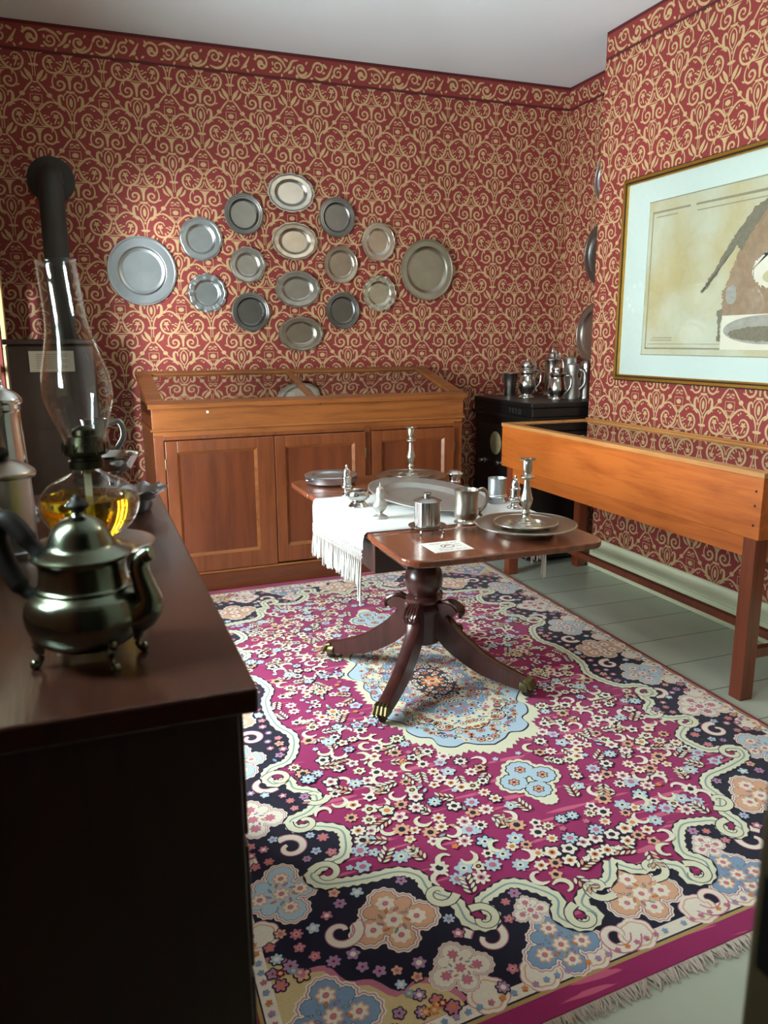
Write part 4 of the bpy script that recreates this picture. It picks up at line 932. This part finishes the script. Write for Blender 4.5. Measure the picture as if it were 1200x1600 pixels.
def sabre(ang):
    # leg in its own frame: r outward, z up; rectangular section swept along a curve
    cl = cr([(.148,.312),(.118,.332),(.080,.314),(.082,.270),(.114,.220),(.182,.165),(.270,.115),(.370,.082),(.440,.066)], 7)
    th = [.015,.022,.034,.042,.046,.044,.038,.030,.025]
    tt = [t[0] for t in cr([(x,) for x in th], 7)]
    n = len(cl); vs = []; w = .028
    for i in range(n):
        a = cl[max(i-1,0)]; b2 = cl[min(i+1,n-1)]; dx, dz = b2[0]-a[0], b2[1]-a[1]; L = math.hypot(dx,dz); nx, nz = -dz/L, dx/L
        h = tt[i]; ww = w*(1-.25*i/n)
        for s_, wy in ((1,-ww),(1.12,-ww*.55),(1.12,ww*.55),(1,ww),(-1,ww),(-1,-ww)):
            vs.append((cl[i][0]+nx*h*s_, wy, cl[i][1]+nz*h*s_))
    fs = [(i*6+k, i*6+(k+1)%6, (i+1)*6+(k+1)%6, (i+1)*6+k) for i in range(n-1) for k in range(6)]+[(5,4,3,2,1,0), tuple((n-1)*6+k for k in range(6))]
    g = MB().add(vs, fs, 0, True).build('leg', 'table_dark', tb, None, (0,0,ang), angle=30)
    # carved leaf at the scroll
    c = MB()
    for k in range(-2, 3): c.tube(cr([(.078,.002*k,.352),(.120,.009*k,.360),(.164,.012*k,.334),(.166,.008*k,.300)],4), [.004]+[.007]*11+[.004], 6)
    c.build('leaf_carving', 'table_dark', g)
    p = MB()
    p.lathe(smooth_prof([(.001,0),(.028,0),(.031,.012),(.030,.03),(.024,.04),(.001,.042)]), 20)
    pb = MB().add([(.423+z*.9, x, .060+y*.85-z*.10) for x, y, z in p.v], p.f, 0)
    for k in (-1.5,-.5,.5,1.5): pb.tube([(.440,.014*k,.086),(.460,.015*k,.080),(.473,.016*k,.056),(.471,.016*k,.044)], [.008,.010,.010,.006], 8)
    pb.build('paw', 'brass', g)
    w_ = MB().lathe([(.001,-.010),(.018,-.010),(.021,-.004),(.021,.004),(.018,.010),(.001,.010)], 20)
    cw_ = MB().add([(.447+y, z, ZR+.0215+x) for x, y, z in w_.v], w_.f, 0); cw_.tube([(.447,0,.060),(.443,.0,.04),(.443,.014,.03),(.447,.014,ZR+.0215)], .004, 6)
    cw_.build('caster', 'iron', g)
for a in (47, 133, 227, 313): sabre(math.radians(a))

# ------------------------------------------------------------------ table runner
rn = thing('table_runner', 'white linen runner with knotted fringe hanging over both sides of the table', 'table runner', (0,0,0))
ye0, ye1 = 2.545, 3.205
def runner_path(side, q):    # (x,z) pairs of the overhang; q 0 near edge .. 1 far edge
    e = TX0 if side < 0 else TX1
    d = .060+.045*q
    return [(e-side*.03, TZ+.002), (e-side*.004, TZ+.0022), (e+side*.005, TZ-.006), (e+side*.008, TZ-.03), (e+side*.009, TZ-d)]
b = MB(); ny = 24; rows = []
for i in range(ny+1):
    q = i/ny; y = ye0+(ye1-ye0)*q; wv = .0025*math.sin(q*13)
    L = [(x+ (-1)*abs(wv)*(k > 2), z) for k, (x, z) in enumerate(runner_path(-1, q))][::-1]
    mid = [(TX0+.06+(TX1-TX0-.12)*k/8, TZ+.002) for k in range(9)]
    Rr = [(x+abs(wv)*(k > 2), z) for k, (x, z) in enumerate(runner_path(1, q))]
    rows.append([(x, y+.004*math.sin(k*1.7)*(k in (0,1,17,18)), z) for k, (x, z) in enumerate(L+mid+Rr)])
nc = len(rows[0])
b.add([p for r in rows for p in r], [(i*nc+k, i*nc+k+1, (i+1)*nc+k+1, (i+1)*nc+k) for i in range(ny) for k in range(nc-1)])
o = b.build('linen', 'cloth', rn); sm = o.modifiers.new('thickness', 'SOLIDIFY'); sm.thickness = .0016; sm.offset = 1
random.seed(5)
for side in (-1, 1):
    n = 30
    knots = MB()
    for i in range(n+1):
        q = i/n; y = ye0+.004+(ye1-ye0-.008)*q; x, z = runner_path(side, q)[-1]; x += side*.004
        for r in range(3):
            for s_ in (-1, 1):
                yy = y+s_*(ye1-ye0)/n*.5
                if ye0 < yy < ye1: knots.tube([(x,y if r%2 == 0 else yy,z+.002-r*.014),(x+side*.002,yy if r%2 == 0 else y,z-.012-r*.014)], .0017, 4)
            knots.sphere((x,y,z-r*.014), .003, 6, 4)
    knots.build('knotted_band', 'cord', rn)
    for i in range(n):
        q = (i+.5)/n; y = ye0+.004+(ye1-ye0-.008)*q; x, z = runner_path(side, q)[-1]; x += side*.004; z -= .042
        Lg = random.uniform(.085,.115)+(.06 if i < 2 else 0); tl = MB()
        for k in range(4):
            dy = random.gauss(0,.006); dx = abs(random.gauss(0,.004))*side
            tl.tube(cr([(x,y,z+.004),(x+dx*.6,y+dy*.4+random.gauss(0,.002),z-Lg*.45),(x+dx,y+dy,z-Lg*random.uniform(.9,1.05))],4), [.0022]*8+[.0016], 5)
        tl.build('tassel', 'cord', rn)

# ------------------------------------------------------------------ things on the table
ZT = TZ; ZL = TZ+.0038
def prof_dish(R, h, well, t=.003):
    return [(.001,0),(R*well,0),(R*(well+.04),h*.25),(R*(well+.08),h*.75),(R*.97,h*.94),(R,h),(R*.985,h+t),(R*(well+.08),h*.75+t),(R*well,t+.001),(.001,t+.001)]
def dish(name, label, loc, R, h, well, mk, sy=1, rz=0, part='plate_body', rings=True):
    t = thing(name, label, 'plate', loc, rz)
    o = MB().lathe(hold(prof_dish(R, h, well)), 72, sy=sy).build(part, mk, t)
    if rings:
        MB().lathe([(R*.985,h+.002),(R*1.0,h+.001),(R*1.002,h+.004),(R*.985,h+.0055),(R*.955,h+.003)], 72, sy=sy, close=True).build('reeded_rim', mk, t)
    return t
def lz(prof, seg): return MB().lathe([(r*1.06, z*1.13) for r, z in prof], seg)
def candlestick(label, loc, rz=0):
    t = thing('candlestick', label, 'candlestick', loc, rz)
    lz(smooth_prof([(.001,0),(.052,0),(.054,.004),(.050,.009),(.036,.015),(.034,.020),(.020,.026),(.013,.034),(.011,.040)],3)+[(.001,.040)], 40).build('foot', 'pewter_warm', t)
    lz([(.001,.038)]+smooth_prof([(.011,.038),(.015,.046),(.011,.054),(.012,.060),(.019,.078),(.021,.088),(.018,.098),(.012,.120),(.010,.145),(.011,.150),(.021,.155),(.022,.160),(.012,.166),(.011,.172)],3)+[(.001,.172)], 32).build('stem', 'pewter_warm', t)
    lz([(.001,.170),(.011,.170),(.016,.178),(.016,.206),(.015,.208),(.026,.211),(.027,.214),(.014,.214),(.0125,.180),(.001,.180)], 32).build('candle_socket', 'pewter_warm', t)
    return t
# far pair
dish('pewter_plate', 'wide pewter plate at the far end of the table under a smaller plate', (1.455,3.50,ZT), .172, .020, .62, 'pewter_warm')
dish('pewter_plate', 'smaller pewter plate stacked on the far plate, carrying a candlestick', (1.455,3.50,ZT+.010), .108, .018, .60, 'pewter_warm')
candlestick('pewter candlestick on the stacked plates at the far end of the table', (1.455,3.50,ZT+.0145))
# near pair
dish('pewter_plate', 'broad deep pewter charger at the near right corner of the table', (1.408,2.335,ZT), .177, .036, .55, 'pewter_warm')
dish('pewter_plate', 'smaller pewter plate stacked on the near right charger, under a candlestick', (1.408,2.335,ZT+.020), .112, .022, .55, 'pewter_warm')
candlestick('pewter candlestick on the stacked plates at the near right corner', (1.408,2.335,ZT+.0245), .6)
# oval platter
t = dish('oval_platter', 'very large oval pewter platter lying along the middle of the runner', (1.318,3.018,ZL), .392, .026, .66, 'pewter_matte', .55, PI/2)
MB().lathe([(.17,.0043),(.18,.0056),(.19,.0043)], 64, sy=.55, close=True).build('engraved_ring', 'pewter_matte', t)
# hot water plate at the far left
t = thing('warming_plate', 'thick drum-shaped pewter warming plate at the far left corner of the table', 'plate', (1.062,3.545,ZT))
MB().lathe([(.001,.006),(.112,.006),(.120,.012),(.126,.040),(.128,.043),(.124,.047),(.092,.044),(.084,.036),(.001,.035)], 60).build('plate_body', 'pewter_cool', t)
for a in (20, 200): MB().tube(cr([(.122*math.cos(math.radians(a-9)),.122*math.sin(math.radians(a-9)),.03),(.142*math.cos(math.radians(a)),.142*math.sin(math.radians(a)),.030),(.122*math.cos(math.radians(a+9)),.122*math.sin(math.radians(a+9)),.03)],5), .005, 8).build('handle', 'pewter_dark', t)
for a in (90, 210, 330): MB().lathe([(.001,0),(.008,0),(.011,.008),(.001,.008)],12).build('foot', 'pewter_dark', t, (.09*math.cos(math.radians(a)),.09*math.sin(math.radians(a)),0))
# casters and pots
def caster(label, loc, mk, kind):
    t = thing('pepper_caster', label, 'shaker', loc)
    if kind == 'tall':
        MB().lathe([(.001,0)]+smooth_prof([(.030,0),(.031,.004),(.022,.010),(.016,.020),(.024,.032),(.026,.040),(.022,.048),(.020,.052),(.020,.078)],3)+[(.001,.078)],32).build('caster_body', mk, t)
        MB().lathe([(.001,.077)]+smooth_prof([(.022,.077),(.022,.082),(.017,.088),(.016,.104),(.012,.118),(.005,.124),(.006,.130),(.004,.136)],3)+[(.001,.137)],32).build('caster_lid', mk, t)
    else:
        MB().lathe([(.001,0)]+smooth_prof([(.028,0),(.028,.006),(.020,.011),(.010,.016),(.009,.022),(.018,.031),(.027,.045),(.027,.054),(.018,.068),(.015,.078),(.016,.092)],3)+[(.001,.092)],32).build('caster_body', mk, t)
        MB().lathe([(.001,.091)]+smooth_prof([(.0175,.091),(.0175,.096),(.015,.104),(.014,.114),(.008,.122),(.003,.126),(.002,.136)],3)+[(.001,.137)],32).build('caster_lid', mk, t)
caster('tall bright pewter caster with stepped lid behind the footed salt bowl', (1.040,3.235,ZT), 'pewter_bright', 'tall')
caster('dull grey baluster pewter caster alone on the near left of the runner', (1.015,2.745,ZL), 'pewter_matte', 'round')
caster('bright pewter caster standing in front of the plain beaker, right side of the runner', (1.578,2.705,ZL), 'pewter_bright', 'tall')
t = thing('salt_bowl', 'small round pewter salt bowl on a spreading foot at the left of the runner', 'bowl', (1.008,2.985,ZL))
MB().lathe([(.001,.020),(.020,.020),(.036,.028),(.046,.042),(.046,.054),(.041,.062),(.044,.066),(.041,.066),(.038,.062),(.042,.052),(.034,.032),(.001,.025)],40).build('bowl', 'pewter_bright', t)
MB().lathe(smooth_prof([(.001,0),(.038,0),(.039,.004),(.032,.012),(.024,.020),(.001,.021)],3),36).build('foot', 'pewter_bright', t)
t = thing('tea_caddy', 'fluted cylindrical pewter caddy with flat lid standing on a footed pewter saucer', 'caddy', (1.098,2.488,ZT+.0245))
def flute(a, r, z): return (r*(1-.035*abs(math.sin(9*a))), z)
MB().lathe([(.001,0),(.046,0),(.046,.088),(.001,.088)],144,0,flute).build('caddy_body', 'pewter', t)
MB().lathe(smooth_prof([(.001,.088),(.047,.088),(.047,.092),(.030,.099),(.022,.101),(.001,.101)],2),40).lathe([(.001,.100),(.013,.100),(.013,.114),(.015,.116),(.012,.118),(.001,.118)],24).build('caddy_lid', 'pewter', t)
t = thing('saucer_stand', 'round pewter saucer on little feet under the fluted caddy', 'stand', (1.098,2.488,ZT))
MB().lathe([(.001,.018),(.055,.018),(.067,.023),(.068,.026),(.055,.0225),(.001,.0225)],48).build('saucer', 'pewter', t)
for a in (45,135,225,315):
    ca, sa = math.cos(math.radians(a)), math.sin(math.radians(a)); MB().tube(cr([(.050*ca,.050*sa,.019),(.058*ca,.058*sa,.012),(.060*ca,.060*sa,.003),(.066*ca,.066*sa,.003)],3), .0035, 7).build('foot', 'pewter_bright', t)
vessel('mug', 'pewter mug with a scrolled handle at the right of the fluted caddy', 'mug', (1.288,2.560,ZT), hollow([(.046,0),(.047,.006),(.040,.012),(.038,.018),(.044,.030),(.046,.045),(.042,.075),(.043,.110),(.046,.126),(.047,.128)]), 'pewter_warm', rz=.05,
       handle=[(.043,0,.118),(.070,0,.124),(.088,0,.100),(.080,0,.062),(.056,0,.036),(.066,0,.022)], hr=.0055)
t = thing('beaker', 'plain cylindrical pewter beaker with banded foot on the right of the runner', 'beaker', (1.572,2.842,ZL))
MB().lathe(hollow([(.041,0),(.043,.004),(.043,.026),(.041,.028),(.040,.030),(.040,.034),(.038,.036),(.039,.100),(.040,.103)]),40).build('beaker_body', 'pewter_cool', t)
t = thing('mustard_pot', 'squat lidded pewter pot behind the oval platter at the right', 'pot', (1.618,3.345,ZT))
MB().lathe([(.001,0)]+smooth_prof([(.030,0),(.031,.005),(.026,.010),(.028,.030),(.032,.040)],3)+[(.001,.040)],36).build('pot_body', 'pewter_bright', t)
MB().lathe([(.001,.039)]+smooth_prof([(.038,.039),(.040,.045),(.034,.052),(.030,.056),(.022,.060)],3)+[(.001,.061)],36).build('pot_lid', 'pewter_bright', t)
# card
cd_ = MB().prism([(-.069,-.062),(.069,-.062),(.069,.062),(-.069,.062)], 0, .0014)
def ink(x0, x1, y, mi=1, w=.004): cd_.add([(x0,y,.0016),(x1,y,.0016),(x1,y+w,.0016),(x0,y+w,.0016)], [(0,1,2,3)], mi, False)
random.seed(8)
for y, xs in ((.036,((-.050,-.030),(-.026,-.006),(.012,.020),(.028,.040),(.044,.052))),(-.042,((-.046,-.034),(-.030,-.012),(-.008,.004),(.014,.034),(.038,.050))),(.012,((.030,.052),)),(-.008,((.030,.052),)),(-.024,((-.04,-.02),))):
    for a, c in xs: ink(a, c, y)
cp = Pat(); cp.stroke([(.022*math.cos(t)+.002, .020*math.sin(t)+.002) for t in [i*.4 for i in range(17)]], .004, 2); cp.stroke([(-.012,-.004),(.0,.010),(.014,.008)], [.006,.008,.004], 2)
for f in cp.f:
    P = [cp.v[i] for i in f]; A = sum(P[i][0]*P[(i+1)%4][1]-P[(i+1)%4][0]*P[i][1] for i in range(4))
    if A < 0: P = P[::-1]
    cd_.add([(x,y,.0017) for x, y in P], [(0,1,2,3)], 2, False)
tag(cd_.build('notice_card', ['card','card_ink','card_red'], None, (1.077,2.276,ZT)), 'white printed notice card lying at the near end of the table', 'card')

# ------------------------------------------------------------------ dresser in the left foreground
ds = thing('chest_of_drawers', 'dark mahogany chest with a polished top in the left foreground', 'dresser', (XL+.025, .875, 0))
DL, DW, DH = 1.36, .528, 1.0
MB().box(-.0,DW+.009,-.020,DL+.02,DH-.032,DH).build('chest_top', 'mahogany', ds, bevel=.004)
MB().box(.0,DW-.012,0,DL,.06,DH-.032).build('carcass', 'mahogany_v', ds, bevel=.003)
MB().box(.0,DW-.004,-.006,DL+.006,0,.075).build('base_moulding', 'mahogany_v', ds, bevel=.004)
for i, (z0, z1) in enumerate(((.09,.33),(.345,.56),(.575,.76),(.775,.95))):
    d = MB().box(DW-.012,DW-.002,.03,DL-.03,z0,z1).build('drawer', 'mahogany', ds, bevel=.003)
    for yy in (.32, 1.04): MB().lathe([(.001,0),(.012,0),(.009,.012),(.019,.022),(.016,.030),(.001,.033)],18).build('knob', 'black_wood', d, (DW-.002,yy,(z0+z1)/2), (0,PI/2,0))
# teapot
TPX, TPY = -.022, 1.022
tp = thing('teapot', 'old greenish pewter teapot with black wooden handle at the front of the chest', 'teapot', (TPX,TPY,DH+.0045), math.radians(-27))
body = smooth_prof([(.020,.016),(.048,.020),(.067,.036),(.0745,.060),(.070,.081),(.060,.091)],4)+[(.0585,.0925),(.0585,.096),(.0555,.098)]+smooth_prof([(.0545,.100),(.0525,.115),(.0535,.128),(.057,.134)],3)
MB().lathe([(.001,.015)]+body+[(.001,.134)],56).build('teapot_body', 'pewter_green', tp)
MB().lathe([(.001,.133)]+smooth_prof([(.060,.133),(.061,.137),(.052,.142),(.042,.147),(.037,.158),(.031,.170),(.020,.180),(.010,.184),(.007,.190)],3)+[(.001,.190)],48).build('teapot_lid', 'pewter_green', tp)
MB().lathe([(.001,.188)]+smooth_prof([(.006,.188),(.013,.195),(.013,.199),(.007,.205),(.004,.210)],3)+[(.001,.212)],24).build('finial', 'black_wood', tp)
MB().tube(cr([(.042,0,.056),(.068,0,.058),(.083,0,.075),(.079,0,.097),(.074,0,.119),(.080,0,.134),(.092,0,.139)],5), [.026,.026,.026,.025,.024,.024,.023,.022,.021,.02,.018,.017,.016,.015,.0145,.014,.0135,.013,.0125,.012,.012,.0115,.011,.011,.0105,.010,.010,.010,.010,.009,.009][:31], 18, up=(0,1,0)).build('spout', 'pewter_green', tp)
hp = cr([(-.048,.0,.128),(-.066,.0,.146),(-.088,.0,.172),(-.104,.0,.176),(-.110,.0,.150),(-.098,.0,.112),(-.082,.0,.086),(-.062,.0,.074)],5)
MB().tube(hp, [.010]*6+[.0125]*(len(hp)-12)+[.009]*6, 12, up=(0,1,0)).build('handle', 'black_wood', tp)
for a in (28, 152, 218, 322):
    ca, sa = math.cos(math.radians(a)), math.sin(math.radians(a))
    MB().tube(cr([(.050*ca,.050*sa,.040),(.063*ca,.063*sa,.030),(.058*ca,.058*sa,.014),(.062*ca,.062*sa,.003),(.072*ca,.072*sa,.002)],4), [.008]*4+[.006]*4+[.004]*4+[.005,.006,.007,.006,.003], 10).build('foot', 'pewter_green', tp)
# oil lamp
LX, LY = -.010, 1.44
lp = thing('oil_lamp', 'clear glass oil lamp with tall chimney and yellow oil behind the teapot', 'oil lamp', (LX,LY,DH))
MB().lathe(smooth_prof([(.001,0),(.062,0),(.066,.006),(.080,.030),(.104,.046),(.106,.050),(.098,.054),(.060,.056),(.034,.058),(.020,.059)],3)+[(.001,.060)],56).build('lamp_foot', 'pewter', lp)
font = smooth_prof([(.020,.060),(.042,.065),(.070,.086),(.083,.114),(.081,.136),(.064,.158),(.037,.172),(.024,.180),(.023,.190)],4)
MB().lathe(font, 64).build('glass_font', 'lamp_glass', lp)
oil = [(max(.001, r-.0035), z) for r, z in font if z < .136]
MB().lathe([(.001,oil[0][1])]+oil+[(oil[-1][0],.136),(.001,.136)], 64).build('lamp_oil', 'oil', lp)
MB().box(-.006,.006,-.0015,.0015,.066,.190).build('wick', 'wick', lp)
bn = MB().lathe([(r,z-.014) for r,z in [(.001,.200),(.029,.200),(.029,.213),(.026,.215),(.026,.220),(.036,.224),(.037,.230),(.032,.234),(.029,.244),(.026,.255),(.020,.257),(.019,.266),(.010,.272),(.001,.273)]],40)
for k in range(12):
    a = 2*PI*k/12; bn.tube([(.036*math.cos(a),.036*math.sin(a),.212),(.0365*math.cos(a),.0365*math.sin(a),.230)], .002, 5)
bn = bn.build('burner', 'burner', lp)
MB().tube([(.03,0,.200),(.055,-.012,.200)], .002, 6).lathe([(.001,0),(.010,0),(.010,.003),(.001,.003)],14,o=(.056,-.012,.1985)).build('wick_wheel', 'burner', bn)
ch = MB().lathe(smooth_prof([(.0335,.0),(.034,.016),(.040,.040),(.053,.078),(.0565,.104),(.053,.135),(.044,.168),(.036,.200),(.0325,.230),(.0315,.272),(.0305,.314)],5), 56)
ch.f = [f for f in ch.f if len(f) == 4]; ch.m = ch.m[:len(ch.f)]; ch.s = ch.s[:len(ch.f)]
ch = ch.build('chimney', 'lamp_glass', lp, (.004,0,.214), (0, math.radians(-4.5), 0))
sl_ = ch.modifiers.new('thickness', 'SOLIDIFY'); sl_.thickness = .0016
MB().lathe([(.0300,.3135),(.0318,.3135),(.0322,.3155),(.0310,.317),(.0298,.3155)],48,close=True).build('chimney_rim', 'lamp_glass', ch)
# pewter to the left and behind
b4 = smooth_prof([(.062,0),(.062,.012),(.052,.024),(.050,.06),(.044,.16),(.040,.235),(.042,.250),(.041,.262)],4)
fg = vessel('flagon', 'tall tapering pewter flagon at the left edge, farthest back on the chest', 'flagon', (-.186,1.98,DH), [(.001,0)]+b4+[(.001,.262)], 'pewter_bright', rz=2.0, lid=smooth_prof([(.046,.262),(.047,.272),(.034,.288),(.014,.300),(.010,.315),(.001,.318)]), handle=[(.040,0,.27),(.085,0,.25),(.09,0,.15),(.052,0,.05)], thumb=True)
b5 = smooth_prof([(.056,0),(.056,.010),(.048,.020),(.047,.09),(.046,.145),(.048,.150)],3)
vessel('tankard', 'straight lidded pewter tankard with black knob at the left of the lamp', 'tankard', (-.158,1.62,DH), [(.001,0)]+b5+[(.001,.15)], 'pewter_cool', rz=2.6, lid=smooth_prof([(.054,.150),(.056,.158),(.050,.166),(.030,.178),(.010,.184),(.001,.185)]), lidmat='pewter_warm', handle=[(.047,0,.14),(.085,0,.135),(.088,0,.08),(.05,0,.03)], hmat='pewter_cool')
MB().sphere((0,0,.195), .012, 14, 8).build('lid_knob', 'black_wood', [o for o in bpy.data.objects if o.get('label','').startswith('straight lidded')][0])
b6 = smooth_prof([(.040,0),(.041,.006),(.026,.018),(.030,.045),(.056,.09),(.062,.115),(.052,.145),(.036,.160),(.040,.172)],4)
vessel('sugar_pot', 'bulbous footed pewter pot cut by the left edge beside the teapot', 'pot', (-.205,1.40,DH), [(.001,0)]+b6+[(.001,.172)], 'pewter_warm', lid=smooth_prof([(.044,.172),(.044,.178),(.030,.190),(.010,.200),(.001,.202)]))
# bowl, jug and shaped plate behind the lamp
t = thing('footed_bowl', 'polished pewter bowl on a stem behind the oil lamp', 'bowl', (.048,2.075,DH+.0002))
MB().lathe(smooth_prof([(.001,0),(.030,0),(.032,.004),(.020,.012),(.012,.030),(.014,.060),(.022,.072)],3)+[(.001,.073)],36).build('bowl_stem', 'pewter_bright', t)
def wob(a, r, z): return (r*(1+.03*math.cos(6*a)*(r > .05)), z)
MB().lathe([(.001,.071),(.025,.072),(.045,.085),(.056,.105),(.066,.122),(.070,.124),(.062,.121),(.052,.106),(.042,.09),(.001,.078)],72,0,wob).build('bowl', 'pewter_bright', t)
vessel('cream_jug', 'small pewter cream jug with loop handle seen through the lamp chimney foot', 'jug', (.012,2.205,DH), hollow(smooth_prof([(.034,0),(.034,.006),(.022,.02),(.026,.06),(.038,.11),(.034,.15),(.030,.18),(.034,.20)],3)), 'pewter_dark', rz=-.2, handle=[(.030,0,.185),(.064,0,.192),(.072,0,.150),(.036,0,.10)], hr=.006)
t = thing('shaped_dish', 'ruffled pewter bowl at the far right corner of the chest top', 'dish', (.092,1.945,DH))
def ruf(a, r, z): f = max(0,(r-.03)/.045); return (r*(1-.10*f*(1-abs(math.cos(5*a))**.7)), z+.004*f*math.cos(10*a))
MB().lathe(hold([(.001,0),(.030,0),(.034,.006),(.044,.030),(.062,.046),(.074,.052),(.076,.055),(.060,.052),(.040,.036),(.030,.012),(.001,.008)]),80,0,ruf).build('dish_body', 'pewter_cool', t)
